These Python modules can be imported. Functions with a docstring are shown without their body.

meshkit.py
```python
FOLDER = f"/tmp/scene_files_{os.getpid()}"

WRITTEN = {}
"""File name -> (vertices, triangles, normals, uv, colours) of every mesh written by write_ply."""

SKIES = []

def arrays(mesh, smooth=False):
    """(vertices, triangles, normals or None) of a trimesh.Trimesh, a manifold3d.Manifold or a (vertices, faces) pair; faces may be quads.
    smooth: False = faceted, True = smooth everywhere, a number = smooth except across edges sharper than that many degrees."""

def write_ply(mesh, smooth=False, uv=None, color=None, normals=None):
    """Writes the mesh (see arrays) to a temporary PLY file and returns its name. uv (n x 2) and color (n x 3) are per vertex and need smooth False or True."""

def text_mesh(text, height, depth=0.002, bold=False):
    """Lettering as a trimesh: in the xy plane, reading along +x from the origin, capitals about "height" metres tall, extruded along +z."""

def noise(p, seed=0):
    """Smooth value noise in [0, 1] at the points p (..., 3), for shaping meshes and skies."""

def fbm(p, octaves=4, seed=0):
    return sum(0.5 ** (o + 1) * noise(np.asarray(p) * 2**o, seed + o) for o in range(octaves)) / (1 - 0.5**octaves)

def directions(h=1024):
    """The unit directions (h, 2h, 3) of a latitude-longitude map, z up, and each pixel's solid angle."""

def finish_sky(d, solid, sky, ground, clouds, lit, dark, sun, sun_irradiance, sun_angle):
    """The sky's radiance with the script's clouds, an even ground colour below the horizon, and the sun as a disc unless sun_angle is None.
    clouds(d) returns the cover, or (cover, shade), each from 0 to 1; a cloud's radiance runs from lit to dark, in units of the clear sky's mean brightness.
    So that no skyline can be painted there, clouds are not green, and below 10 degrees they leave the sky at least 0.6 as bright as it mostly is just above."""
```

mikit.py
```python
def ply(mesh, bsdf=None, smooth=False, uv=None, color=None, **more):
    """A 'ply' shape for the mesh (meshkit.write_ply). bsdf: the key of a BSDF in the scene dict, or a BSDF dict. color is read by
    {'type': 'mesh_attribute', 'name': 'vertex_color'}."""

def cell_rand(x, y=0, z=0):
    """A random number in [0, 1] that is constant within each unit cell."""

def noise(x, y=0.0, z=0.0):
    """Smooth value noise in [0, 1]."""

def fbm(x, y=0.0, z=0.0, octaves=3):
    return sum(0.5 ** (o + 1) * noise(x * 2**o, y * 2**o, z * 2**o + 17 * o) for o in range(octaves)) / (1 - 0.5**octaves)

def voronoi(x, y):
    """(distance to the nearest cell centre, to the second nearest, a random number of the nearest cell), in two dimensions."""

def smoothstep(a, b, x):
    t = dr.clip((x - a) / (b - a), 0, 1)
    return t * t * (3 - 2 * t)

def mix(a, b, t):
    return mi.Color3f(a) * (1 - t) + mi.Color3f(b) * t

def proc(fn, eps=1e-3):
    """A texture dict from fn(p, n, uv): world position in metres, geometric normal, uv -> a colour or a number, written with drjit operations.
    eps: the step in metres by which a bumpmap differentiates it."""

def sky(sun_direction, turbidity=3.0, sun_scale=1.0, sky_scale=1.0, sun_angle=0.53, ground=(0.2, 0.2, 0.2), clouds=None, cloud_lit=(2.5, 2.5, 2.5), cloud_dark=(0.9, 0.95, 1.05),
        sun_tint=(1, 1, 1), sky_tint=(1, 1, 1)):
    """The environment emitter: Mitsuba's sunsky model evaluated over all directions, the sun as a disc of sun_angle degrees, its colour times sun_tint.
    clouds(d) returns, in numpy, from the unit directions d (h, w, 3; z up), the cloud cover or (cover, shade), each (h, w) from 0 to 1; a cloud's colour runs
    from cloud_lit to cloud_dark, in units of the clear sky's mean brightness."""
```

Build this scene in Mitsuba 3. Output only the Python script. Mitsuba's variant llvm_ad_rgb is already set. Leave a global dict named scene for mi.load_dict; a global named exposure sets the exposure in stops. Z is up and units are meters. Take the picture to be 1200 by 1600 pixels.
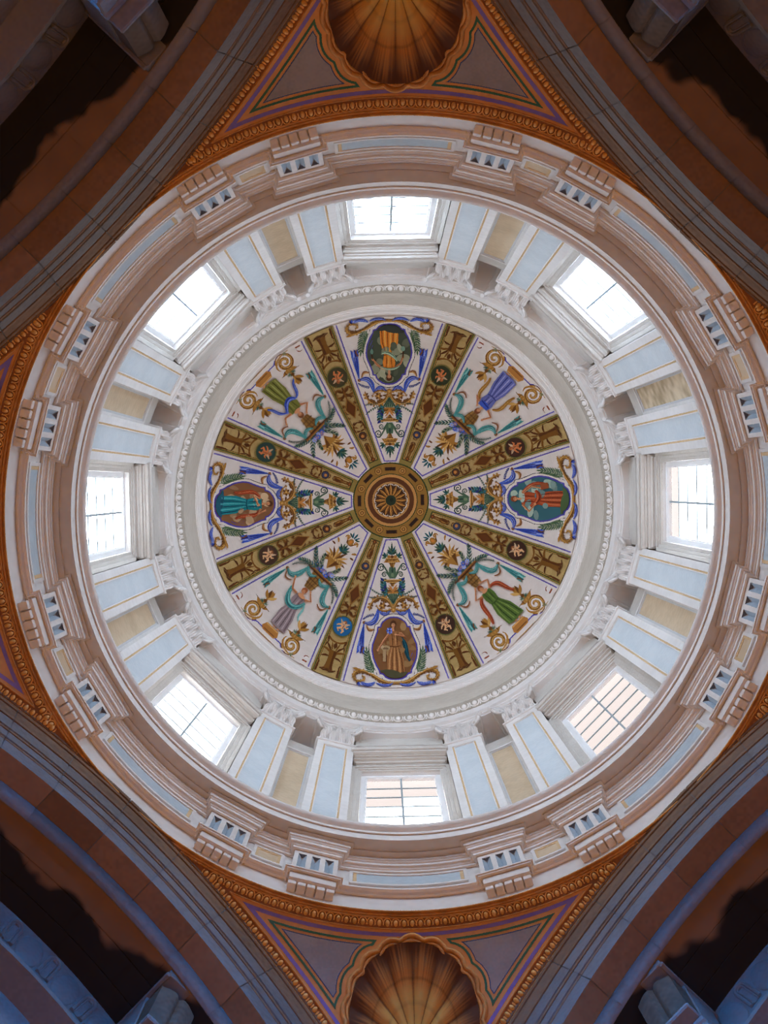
import math, random
import numpy as np, trimesh, mitsuba as mi, drjit as dr, mikit, manifold3d as m3
from shapely.geometry import Polygon, Point, LineString, box as sbox, MultiPolygon
from shapely import affinity as aff
from shapely.ops import unary_union
random.seed(7); RNG = np.random.default_rng(11)
T = mi.ScalarTransform4f
scene, labels = {}, {}
PI = math.pi
F = 1500.0            # focal length in pixels of the 1200 x 1600 frame
CZ = 1.6              # the camera's height above the floor

# ------------------------------------------------------------------ camera (looks straight up, on the floor a little off the dome's axis)
def camera():
    roll = -0.0194
    f = np.array([0.0039, 0.0274, 1.0]); f /= np.linalg.norm(f)
    r = np.array([1.0, 0, 0]); r -= f * (r @ f); r /= np.linalg.norm(r)
    d = np.cross(f, r)
    c, s = math.cos(-roll), math.sin(-roll)
    Rm = np.array([[c, -s, 0], [s, c, 0], [0, 0, 1]])
    f, d = Rm @ f, Rm @ d
    o = Rm @ np.array([-0.2883, -0.3977, 0]) + [0, 0, CZ]
    return {'type': 'perspective', 'fov': 2 * math.degrees(math.atan(600 / F)), 'fov_axis': 'x', 'near_clip': 0.05, 'far_clip': 200.0,
            'to_world': T().look_at(origin=o.tolist(), target=(o + f).tolist(), up=(-d).tolist())}
scene['camera'] = camera()
exposure = 0.0
# light: eight drum windows (white blinds; the upper ones face the open blue sky, the lower ones a pink facade), unseen windows added at the arm ends, unseen globe lamps added on the floor
DRUM = {0: (7.2, 7.8, 8.5), 1: (3.0, 2.8, 2.6), 2: (4.4, 4.3, 4.2), 3: (5.8, 5.9, 6.0), 4: (7.2, 8.0, 8.8), 5: (10.0, 12.4, 15.4), 6: (10.0, 12.6, 15.8), 7: (10.0, 12.4, 15.4)}     # radiance of the blinds
ADDED_ARM_LIGHT = {5: (1.0, 42.0, 135.0), 7: (1.0, 42.0, 135.0), 1: (0.9, 0.7, 0.55), 3: (0.9, 0.7, 0.55)}  # radiance of the unseen windows added at the arm ends
ADDED_LAMP = (175.0, 70.0, 11.0)  # radiance of the unseen floor lamps added to warm the undersides

# ------------------------------------------------------------------ materials
def principled(col, rough=0.7, spec=0.3, **k):
    c = col if isinstance(col, dict) else {'type': 'rgb', 'value': list(col)}
    return {'type': 'twosided', 'bsdf': {'type': 'principled', 'base_color': c, 'roughness': rough, 'specular': spec, **k}}
def mottled(a, b, s=3.0, s2=20.0):
    def fn(p, n, uv):
        t = mikit.fbm(p.x * s, p.y * s, p.z * s, 3) * 0.7 + mikit.noise(p.x * s2, p.y * s2, p.z * s2) * 0.3
        return mikit.mix(a, b, mikit.smoothstep(0.25, 0.75, t))
    return mikit.proc(fn)
MATS = {
    'white_plaster': principled(mottled((.64, .62, .60), (.70, .68, .66), 1.5, 12)),
    'cream_plaster': principled(mottled((.52, .49, .45), (.58, .55, .51), 1.5, 14)),
    'blue_paint': principled(mottled((.50, .555, .59), (.56, .61, .64), 2, 25)),
    'grey_paint': principled(mottled((.52, .53, .54), (.58, .58, .58), 2, 25)),
    'ochre_paint': principled(mottled((.54, .42, .28), (.62, .49, .34), 2, 18)),
    'stained_ochre': principled(mottled((.36, .27, .16), (.66, .54, .38), 2.2, 9)),
    'gold_paint': principled(mottled((.56, .40, .22), (.64, .47, .28), 2, 25)),
    'stone': principled(mottled((.12, .111, .104), (.16, .149, .141), 1.2, 30), 0.8),
    'stone_dark': principled(mottled((.112, .103, .096), (.152, .141, .132), 1.3, 26), 0.8),
    'warmlit_stone': principled(mottled((.17, .092, .042), (.24, .138, .068), 1.2, 26), 0.8),  # down-facing arch stones: warm light from below put into the brown
    'warmlit_stone_dark': principled(mottled((.155, .083, .037), (.215, .122, .058), 1.3, 30), 0.8),
    'warmlit_stone_pale': principled(mottled((.185, .104, .05), (.25, .148, .078), 1.1, 22), 0.8),
    'deep_brown_stone': principled(mottled((.06, .043, .03), (.10, .072, .05), 2, 24), 0.8),  # one even dark brown for the bracket consoles
    'stone_brown': principled(mottled((.13, .075, .042), (.18, .11, .065), 1.5, 24), 0.7),
    'stone_pale': principled(mottled((.128, .119, .112), (.168, .157, .149), 1.1, 22), 0.8),
    'orange_paint': principled(mottled((.52, .26, .085), (.62, .33, .12), 2.5, 22)),
    'orange_relief': principled(mottled((.48, .23, .065), (.66, .36, .12), 5, 30)),
    'violet_paint': principled(mottled((.16, .13, .42), (.21, .17, .50), 3, 25)),
    'green_paint': principled((.035, .13, .075)),
    'navy_paint': principled((.05, .09, .2)),
    'slate_paint': principled(mottled((.23, .23, .225), (.29, .285, .275), 3, 40)),
    'frame_white': principled((.82, .83, .84), 0.5),
    'glazing_bar': principled((.32, .38, .41), 0.5),
    'egg_bed': principled((.38, .34, .285)),  # darker tan: shade between the eggs put into the colour
    'frieze_blue': principled(mottled((.40, .48, .53), (.47, .55, .60), 2, 25)),
    'cove_paint': principled(mottled((.52, .475, .41), (.58, .535, .47), 1.5, 14)),
    'bright_plaster': principled((.78, .75, .72)),
    'glyph_shade_paint': principled((.33, .41, .48)),  # blue groove paint, deepened to hold the shading in the channels
    'egg_gold': principled(mottled((.66, .36, .10), (.78, .47, .16), 4, 30), 0.45),
    'border_brown': principled(mottled((.20, .075, .02), (.28, .11, .03), 4, 30)),
    'pane_glass': principled((.03, .035, .04), 0.15),
    'notch_shade': principled((.08, .08, .09), 0.5),  # dark grey standing in for shade at the groove ends
    'fresco_ground': principled(mottled((.80, .73, .67), (.86, .79, .74), 3, 20)),
    'rib_gold': principled(mottled((.42, .28, .10), (.52, .36, .14), 3, 20)),
    'fresco_paint': principled({'type': 'mesh_attribute', 'name': 'vertex_color'}, 0.75, 0.25),
    'floor_marble': principled(mottled((.08, .03, .010), (.12, .05, .018), 1, 8), 0.4),
    'brass': principled((.6, .42, .18), 0.35, metallic=1.0),
}
for k, v in MATS.items():
    scene['mat_' + k] = v

# ------------------------------------------------------------------ helpers
COUNT = {}
def fresh(key):
    n = COUNT.get(key, 0); COUNT[key] = n + 1
    return key if n == 0 else f'{key}_{n:03d}'
def rot(a):
    return T().rotate([0, 0, 1], a)
def put(name, shape, parent=None, to=None, label=None):
    key = fresh((parent + '__' if parent else '') + name)
    s = dict(shape)
    if to is not None: s['to_world'] = to
    scene[key] = s
    if label: labels[key] = {'label': label}
    return key
def thing(name, label, cat=None, group=None, kind=None):
    key = fresh(name)
    d = {'label': label}
    if cat: d['category'] = cat
    if group: d['group'] = group
    if kind: d['kind'] = kind
    labels[key] = d
    return key
def mk(mesh, mat, smooth=30, color=None):
    return mikit.ply(mesh, 'mat_' + mat, smooth=smooth, color=color)
def cat(ms):
    return trimesh.util.concatenate([m if isinstance(m, trimesh.Trimesh) else tm(m) for m in ms])
def tm(m):
    if isinstance(m, (tuple, list)):
        v, f = np.asarray(m[0], float), np.asarray(m[1], int)
        if f.shape[1] == 4: f = np.vstack([f[:, [0, 1, 2]], f[:, [0, 2, 3]]])
        return trimesh.Trimesh(v, f, process=False)
    q = m.to_mesh()
    return trimesh.Trimesh(np.array(q.vert_properties[:, :3]), np.array(q.tri_verts), process=False)
def grid(P):
    """quads of a (a, b, 3) array of points"""
    a, b = P.shape[:2]
    i = np.arange(a * b).reshape(a, b)
    f = np.stack([i[:-1, :-1], i[1:, :-1], i[1:, 1:], i[:-1, 1:]], -1).reshape(-1, 4)
    return tm((P.reshape(-1, 3), f))
def lathe(prof, n=192, a0=0.0, a1=360.0):
    prof = np.asarray(prof, float)
    th = np.radians(np.linspace(a0, a1, n + 1))
    R, h = prof[:, 0], prof[:, 1]
    P = np.stack([R[None] * np.cos(th)[:, None], R[None] * np.sin(th)[:, None], np.broadcast_to(h + CZ, (len(th), len(h)))], -1)
    return grid(P)
def nsz(M):
    """(n, s, h) points of a bay (n away from the axis, s along the wall) at angle 0 -> world"""
    M = np.asarray(M, float)
    return np.stack([M[..., 0], M[..., 1], M[..., 2] + CZ], -1)
def bx(n0, n1, s0, s1, h0, h1, bev=0.0):
    m = trimesh.creation.box((n1 - n0, s1 - s0, h1 - h0))
    m.apply_translation(((n0 + n1) / 2, (s0 + s1) / 2, (h0 + h1) / 2 + CZ))
    if bev:
        r = bev
        pts = np.array([[x, y, z] for x in (n0, n1) for y in (s0, s1) for z in (h0 + CZ, h1 + CZ)])
        c = pts.mean(0); allp = []
        for ax in range(3):
            q = pts - np.sign(pts - c) * r
            q[:, ax] = pts[:, ax]
            allp.append(q)
        m = trimesh.convex.convex_hull(np.vstack(allp))
    return m
def stack(layers, back, cap_top=True):
    """a block breaking forward from a wall: layers (front n, half width, h) from below to above, closed at n = back"""
    rings = []
    for n, w, h in layers:
        rings.append([[back, -w, h], [n, -w, h], [n, w, h], [back, w, h]])
    rings = np.array(rings, float)
    m = [grid(nsz(rings))]
    for k in ((0, -1) if cap_top else (0,)):
        m.append(tm((nsz(rings[k]), [[0, 1, 2, 3]])))
    return cat(m)
def plate(poly, n0, n1):
    """a polygon of the (s, h) plane as a slab between n0 and n1"""
    ms = []
    for g in getattr(poly, 'geoms', [poly]):
        m = trimesh.creation.extrude_polygon(g, abs(n1 - n0), engine='earcut')
        v = m.vertices.copy()
        m.vertices = np.stack([min(n0, n1) + v[:, 2], v[:, 0], v[:, 1] + CZ], -1)
        ms.append(m)
    return cat(ms)
def tube(path, r, n=8, closed=False):
    path = np.asarray(path, float); r = np.broadcast_to(np.asarray(r, float), (len(path),))
    t = np.gradient(path, axis=0) if not closed else np.roll(path, -1, 0) - np.roll(path, 1, 0)
    t /= np.maximum(np.linalg.norm(t, axis=1, keepdims=True), 1e-9)
    ref = np.array([0.13, 0.21, 0.97]); ref = ref if abs(t[0] @ ref) < 0.9 else np.array([1.0, 0.1, 0])
    u = ref - t * (t @ ref)[:, None]; u /= np.linalg.norm(u, axis=1, keepdims=True)
    w = np.cross(t, u)
    a = np.linspace(0, 2 * PI, n + 1)
    P = path[:, None] + r[:, None, None] * (u[:, None] * np.cos(a)[None, :, None] + w[:, None] * np.sin(a)[None, :, None])
    if closed: P = np.concatenate([P, P[:1]])
    m = [grid(P)]
    if not closed:
        for k in (0, -1):
            m.append(tm((np.vstack([P[k, :-1], path[k]]), [[i, (i + 1) % n, n] for i in range(n)])))
    return cat(m)
PLACE = ['right', 'lower right', 'bottom', 'lower left', 'left', 'upper left', 'top', 'upper right']   # of angle 45 k, clockwise in the picture

#==STRUCTURE==
# ------------------------------------------------------------------ entablature under the drum (trim_1): plain band, frieze, bed mouldings
t1 = thing('trim_1', 'white circular entablature with painted panels under the drum', kind='structure')
put('plain_band', mk(lathe([(5.06, 11.98), (5.0, 12.0), (5.0, 12.40)]), 'white_plaster'), t1)
put('lower_moulding', mk(lathe([(5.0, 12.40), (5.0, 12.425), (4.975, 12.425), (4.972, 12.40), (4.955, 12.40), (4.93, 12.425), (4.905, 12.43), (4.90, 12.42), (4.885, 12.42), (4.885, 12.462), (4.90, 12.47), (5.0, 12.49)]), 'white_plaster'), t1)
put('frieze', mk(lathe([(5.0, 12.48), (5.0, 13.22)]), 'white_plaster'), t1)
put('upper_moulding', mk(lathe([(5.0, 13.17), (5.0, 13.195), (4.985, 13.195), (4.985, 13.175), (4.96, 13.175), (4.96, 13.225), (4.972, 13.235), (4.95, 13.24), (4.925, 13.275), (4.92, 13.265), (4.905, 13.265), (4.905, 13.325), (4.92, 13.335), (4.895, 13.34), (4.875, 13.365), (4.87, 13.36), (4.865, 13.36), (4.865, 13.42), (4.88, 13.44)]), 'white_plaster'), t1)
def arc_panel(a, half, h0, h1, R0, R1, n=14):
    """a slab bent to the drum: angles a +- half (degrees), between radii R0 (face) and R1"""
    th = np.radians(np.linspace(a - half, a + half, n))
    ring = np.array([[R1, h0], [R0, h0], [R0, h1], [R1, h1]])
    P = np.stack([ring[None, :, 0] * np.cos(th)[:, None], ring[None, :, 0] * np.sin(th)[:, None], np.broadcast_to(ring[:, 1] + CZ, (n, 4))], -1)
    m = [grid(P)]
    for k in (0, -1): m.append(tm((P[k], [[0, 1, 2, 3]])))
    return cat(m)
def arc_frame(half, h0, h1, w, R0, R1):
    dw = math.degrees(w / 5.0)
    return cat([arc_panel(0, half, h0, h0 + w, R0, R1), arc_panel(0, half, h1 - w, h1, R0, R1), arc_panel(half - dw / 2, dw / 2, h0, h1, R0, R1, 3), arc_panel(-half + dw / 2, dw / 2, h0, h1, R0, R1, 3)])
HL, HS = 9.3, 2.55
long_panel = mk(arc_panel(0, HL - .5, 12.79, 13.09, 4.985, 5.02, 24), 'frieze_blue')
long_frame = mk(arc_frame(HL, 12.745, 13.135, .045, 4.97, 5.02), 'white_plaster')
long_end = mk(arc_panel(0, .28, 12.79, 13.09, 4.979, 5.02, 3), 'gold_paint')
short_frame = mk(arc_frame(HS, 12.745, 13.135, .045, 4.97, 5.02), 'white_plaster')
short_gold = mk(arc_panel(0, HS - .5, 12.79, 13.09, 4.985, 5.02, 8), 'ochre_paint')
short_rim = mk(arc_frame(HS - .5, 12.79, 13.09, .04, 4.978, 5.02), 'gold_paint')
for k in range(8):
    p = put('blue_panel', long_panel, t1, rot(45 * k), 'long blue-grey frieze panel')
    put('panel_frame', long_frame, t1, rot(45 * k))
    for s in (-1, 1): put('gold_strip', long_end, t1, rot(45 * k + s * (HL - .85)), 'gold painted strip at a panel end')
    p = put('ochre_panel', short_gold, t1, rot(45 * k + 22.5), 'short ochre frieze panel between two blocks')
    put('panel_frame', short_frame, t1, rot(45 * k + 22.5))
    put('panel_rim', short_rim, t1, rot(45 * k + 22.5))

# the ledge at the foot of the drum (trim_2)
t2 = thing('trim_2', 'projecting ring cornice with rounded white rim at the foot of the drum', kind='structure')
put('soffit', mk(lathe([(5.05, 13.44), (4.79, 13.44), (4.79, 13.47), (4.785, 13.475), (4.65, 13.475), (4.65, 13.45), (4.62, 13.45)]), 'cream_plaster'), t2)
put('corona', mk(lathe([(4.62, 13.45), (4.62, 13.655), (4.605, 13.66), (4.605, 13.635), (4.595, 13.635), (4.595, 13.70), (4.605, 13.715)]), 'white_plaster'), t2)
put('rim', mk(lathe([(4.605, 13.715)] + [(4.585 - .065 * math.cos(a), 13.795 + .065 * math.sin(a)) for a in np.linspace(-1.4, 1.5, 9)] + [(4.60, 13.88), (4.60, 13.92), (5.3, 14.10)]), 'white_plaster'), t2)

# ------------------------------------------------------------------ triglyph blocks, sixteen
BW = .31
b_regula = mk(stack([(4.845, BW, 12.245), (4.845, BW, 12.41)], 5.05), 'white_plaster')
b_lower = mk(stack([(4.845, BW + .0, 12.425), (4.822, BW + .025, 12.425), (4.82, BW + .027, 12.40), (4.80, BW + .045, 12.40), (4.79, BW + .06, 12.425), (4.785, BW + .075, 12.42), (4.778, BW + .08, 12.42), (4.778, BW + .08, 12.455), (4.79, BW + .07, 12.465), (4.86, BW, 12.49)], 5.05), 'white_plaster')
def block_body():
    m = tm_to_m3(bx(4.86, 5.05, -BW, BW, 12.47, 13.24))
    for s in (-.19, 0, .19):
        pts = [[4.80, s - .114, h] for h in (12.40, 13.13)] + [[4.80, s + .114, h] for h in (12.40, 13.13)] + [[4.925, s, 12.40], [4.925, s, 13.045]]
        m = m - m3.Manifold.hull_points(nsz(pts))
    return tm(m)
def tm_to_m3(t):
    return m3.Manifold(m3.Mesh(np.asarray(t.vertices, np.float32), np.asarray(t.faces, np.uint32)))
b_body = mk(block_body(), 'white_plaster', False)
def glyph_mesh():
    w = .0585
    P = nsz([[4.8605, -w, 12.48], [4.922, 0, 12.48], [4.8605, w, 12.48], [4.8605, -w, 13.085], [4.922, 0, 13.04], [4.8605, w, 13.085]])
    return tm((P, [[0, 1, 4], [0, 4, 3], [1, 2, 5], [1, 5, 4]]))
b_glyph = mk(glyph_mesh(), 'glyph_shade_paint', False)
def chevron():
    return tm((nsz([[4.8602, -.06, 13.085], [4.905, 0, 13.035], [4.8602, .06, 13.085], [4.8595, .0, 13.068]]), [[0, 1, 3], [3, 1, 2]]))
b_chev = mk(chevron(), 'notch_shade', False)  # underside of the groove end, its shade given as a dark colour
b_upper = mk(stack([(4.86, BW, 13.195), (4.845, BW + .015, 13.195), (4.845, BW + .015, 13.175), (4.82, BW + .04, 13.175), (4.82, BW + .04, 13.225), (4.832, BW + .028, 13.235), (4.81, BW + .05, 13.24), (4.785, BW + .075, 13.275), (4.78, BW + .08, 13.265), (4.765, BW + .095, 13.265), (4.765, BW + .095, 13.325), (4.78, BW + .08, 13.335), (4.757, BW + .103, 13.34), (4.738, BW + .122, 13.365), (4.73, BW + .13, 13.36), (4.725, BW + .135, 13.36), (4.725, BW + .135, 13.445)], 5.05), 'white_plaster')
b_soff = mk(stack([(4.685, BW + .17, 13.445), (4.685, BW + .17, 13.475)], 5.05), 'cream_plaster')
def gutta_mesh():
    return stack([(4.885, .050, 12.135), (4.878, .054, 12.145), (4.885, .047, 12.245)], 5.03)
b_gutta = mk(gutta_mesh(), 'white_plaster', False)
for k in range(8):
    for s in (-1, 1):
        a = 45 * k + 15 * s
        side = 'clockwise' if s > 0 else 'anticlockwise'
        t = thing('triglyph_block', f'white grooved block with five pegs, {side} of the blue panel below the {PLACE[k]} window', 'entablature block', 'triglyph blocks around the entablature')
        put('regula', b_regula, t, rot(a)); put('lower_moulding', b_lower, t, rot(a)); put('body', b_body, t, rot(a)); put('upper_moulding', b_upper, t, rot(a)); put('soffit_step', b_soff, t, rot(a))
        for q in (-.19, 0, .19):
            to = rot(a) @ T().translate([0, q, 0])
            g = put('groove', b_glyph, t, to, 'blue-grey groove'); put('painted_notch_shade', b_chev, g, to)
        for q in range(5): put('peg', b_gutta, t, rot(a) @ T().translate([0, -.252 + .126 * q, 0]))

# ------------------------------------------------------------------ drum wall
WH, WT, WB = .74, 17.97, 14.9          # window opening: half width, head, sill
wd = thing('wall_drum', 'cream drum wall with ochre niche panels between the paired pilasters', kind='structure')
bay = plate(Polygon([(-1.0, 14.05), (1.0, 14.05), (1.0, 19.65), (-1.0, 19.65)], [[(-WH, WB), (-WH, WT), (WH, WT), (WH, WB)]]), 5.0, 5.22)
bay_m = mk(bay, 'white_plaster', False)
niche_wall = mk(cat([arc_panel(0, 10.5, 14.05, 19.0, 5.10, 5.3), arc_panel(0, 10.5, 18.9, 19.7, 5.42, 5.5)]), 'cream_plaster')
n_panel = mk(arc_panel(0, 2.35, 14.1, 18.25, 5.082, 5.12), 'ochre_paint')
n_stain = mk(arc_panel(0, 2.35, 14.1, 18.25, 5.082, 5.12), 'stained_ochre')
def niche_border(h1, w, dw, R0):
    return cat([arc_panel(w, dw, 14.1, h1, R0, 5.12, 3), arc_panel(-w, dw, 14.1, h1, R0, 5.12, 3), arc_panel(0, w + dw, h1, h1 + dw * 2 * .0875, R0, 5.12, 8)])
n_rim = mk(niche_border(18.25, 2.55, .22, 5.066), 'grey_paint')
n_frame = mk(niche_border(18.30, 3.15, .38, 5.05), 'white_plaster')
for k in range(8):
    put('window_bay', bay_m, wd, rot(45 * k))
    put('niche', niche_wall, wd, rot(45 * k + 22.5))
    put('niche_panel', n_stain if k == 7 else n_panel, wd, rot(45 * k + 22.5), 'damp-stained ochre panel' if k == 7 else 'ochre painted panel')
    put('niche_rim', n_rim, wd, rot(45 * k + 22.5)); put('niche_frame', n_frame, wd, rot(45 * k + 22.5))

# ------------------------------------------------------------------ windows
def frame_poly(wo, ho, wi, hi, b=WB):
    return Polygon([(-wo, b), (wo, b), (wo, ho), (-wo, ho)]).difference(sbox(-wi, b - 1, wi, hi))
w_arch = [mk(plate(frame_poly(.93, 18.18, .86, 18.10, 14.1), 4.93, 5.02), 'cream_plaster', False),
          mk(plate(frame_poly(.87, 18.11, .80, 18.035, 14.1), 4.955, 5.02), 'cream_plaster', False),
          mk(plate(frame_poly(.81, 18.04, WH, WT, 14.1), 4.975, 5.02), 'cream_plaster', False)]
w_frame = mk(cat([plate(frame_poly(WH, WT, .655, 17.885), 5.07, 5.14), plate(frame_poly(.67, 17.90, .635, 17.865), 5.09, 5.15)]), 'frame_white', False)
w_mull = mk(bx(5.10, 5.14, -.016, .016, WB, 17.9), 'glazing_bar', False)
w_bar = mk(bx(5.125, 5.14, -.65, .65, -.018 - CZ, .018 - CZ), 'glazing_bar', False)
hood = [mk(stack([(4.93, .84, 18.20), (4.93, .84, 18.235), (4.945, .83, 18.238), (4.945, .83, 18.252), (4.90, .86, 18.254), (4.875, .875, 18.285), (4.885, .87, 18.287), (4.885, .87, 18.302), (4.83, .90, 18.304), (4.83, .90, 18.345)], 5.02), 'cream_plaster'),
        mk(stack([(4.86, .85, 18.345), (4.86, .85, 18.365), (4.79, .87, 18.367), (4.79, .87, 18.395), (4.805, .86, 18.397), (4.805, .86, 18.412), (4.735, .90, 18.414), (4.735, .90, 18.50), (4.75, .89, 18.502), (4.75, .89, 18.516), (4.71, .92, 18.518), (4.69, .94, 18.56), (4.69, .94, 18.60)], 5.02), 'cream_plaster'),
        mk(cat([stack([(4.90, .80, 18.60), (4.90, .80, 19.0)], 5.02), stack([(4.86, .84, 19.0), (4.86, .84, 19.08), (4.80, .88, 19.10), (4.80, .88, 19.62)], 5.02)]), 'cream_plaster')]
ROWS = 6; PH = (17.88 - WB) / ROWS
for k in range(8):
    w = thing(f'window_{k + 1}', f'bright {PLACE[k]} drum window with white frame and thin glazing bars under a moulded hood', kind='structure')
    for m in w_arch: put('architrave', m, w, rot(45 * k))
    for nme, m in zip(('hood_moulding', 'hood_cornice', 'hood_frieze'), hood): put(nme, m, w, rot(45 * k))
    put('frame', w_frame, w, rot(45 * k), 'white window frame'); put('mullion', w_mull, w, rot(45 * k))
    for r in range(1, ROWS): put('glazing_bar', w_bar, w, rot(45 * k) @ T().translate([0, 0, WB + r * PH + CZ]))
    for r in range(1, ROWS):                                          # the two lowest rows lie behind the ledge and are one sheet
        for c in (-1, 1):
            q = .985 + .03 * RNG.random()
            warm = [q * x for x in DRUM[k]]
            if k in (0, 1, 2):                                        # dim blinds with a pink facade behind them
                m_ = {0: 1.0 * (r == 5), 1: 1.0, 2: 1.0 * (r > 3 - (c > 0))}[k]
                warm = [a * (1 - m_) + b * m_ * q for a, b in zip(warm, (.92, .80, .75))]
            pane = plate(sbox(min(0, c * .64), WB + (r if r > 1 else 0) * PH + .004, max(0, c * .64), WB + (r + 1) * PH - .004), 5.145, 5.155)
            put('pane', {**mk(pane, 'pane_glass', False), 'emitter': {'type': 'area', 'radiance': {'type': 'rgb', 'value': [float(x) for x in warm]}}}, w, rot(45 * k))

# ------------------------------------------------------------------ pilasters, sixteen
PW = .365; PF = 4.84; PT = 18.86
def pil_frame():
    return plate(Polygon([(-PW, 14.06), (PW, 14.06), (PW, PT), (-PW, PT)], [[(-.235, 14.2), (-.235, 18.66), (.235, 18.66), (.235, 14.2)]]), PF, PF + .03)
p_shaft = mk(cat([pil_frame(), bx(PF + .03, 5.3, -PW, PW, 14.06, PT)]), 'white_plaster', False)
p_gold = mk(plate(Polygon([(-.235, 14.2), (.235, 14.2), (.235, 18.66), (-.235, 18.66)], [[(-.205, 14.23), (-.205, 18.63), (.205, 18.63), (.205, 14.23)]]), PF + .014, PF + .031), 'gold_paint', False)
p_fillet = mk(plate(Polygon([(-.205, 14.23), (.205, 14.23), (.205, 18.63), (-.205, 18.63)], [[(-.188, 14.25), (-.188, 18.61), (.188, 18.61), (.188, 14.25)]]), PF + .004, PF + .031), 'white_plaster', False)
p_blue = mk(plate(sbox(-.19, 14.24, .19, 18.62), PF + .022, PF + .032), 'blue_paint', False)
p_neck = mk(stack([(PF - .03, PW + .03, PT), (PF - .045, PW + .045, PT + .02), (PF - .03, PW + .03, PT + .045)], 5.3), 'white_plaster')
C0, C1 = PT + .045, 19.50
def leaf3(w, hgt, curl, s0, n0, h0):
    """an acanthus leaf: lobed, standing against the bell, its tip curling towards the axis"""
    v = np.linspace(0, 1, 9); u = np.linspace(-1, 1, 7)
    wid = w * (0.55 + .45 * np.sin(v * 2.6)) * (1 - .55 * v ** 3) * (1 + .16 * np.cos(v * 26))
    ang = np.clip((v - .55) / .45, 0, 1) * 2.4
    nn = -.02 - .35 * curl * v - curl * np.sin(ang) * .55
    hh = hgt * np.minimum(v, .78) + curl * .5 * np.sin(np.clip((v - .78) / .22, 0, 1) * 2.2) * .4
    P = np.zeros((9, 7, 3))
    for i in range(9):
        P[i, :, 1] = s0 + u * wid[i]
        P[i, :, 0] = n0 + nn[i] + .03 * (u ** 2) - .014 * np.cos(u * 9)
        P[i, :, 2] = h0 + hh[i] - .03 * u ** 2 * v[i]
    Q = P.copy(); Q[..., 0] += .02
    return cat([grid(nsz(P)), grid(nsz(Q))])
def bell():
    L = []
    for v in np.linspace(0, 1, 7):
        L.append((PF + .06 - .10 * v ** 2.2, PW - .05 + .05 * v ** 2, C0 + (C1 - C0) * v))
    return stack(L, 5.3)
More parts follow.
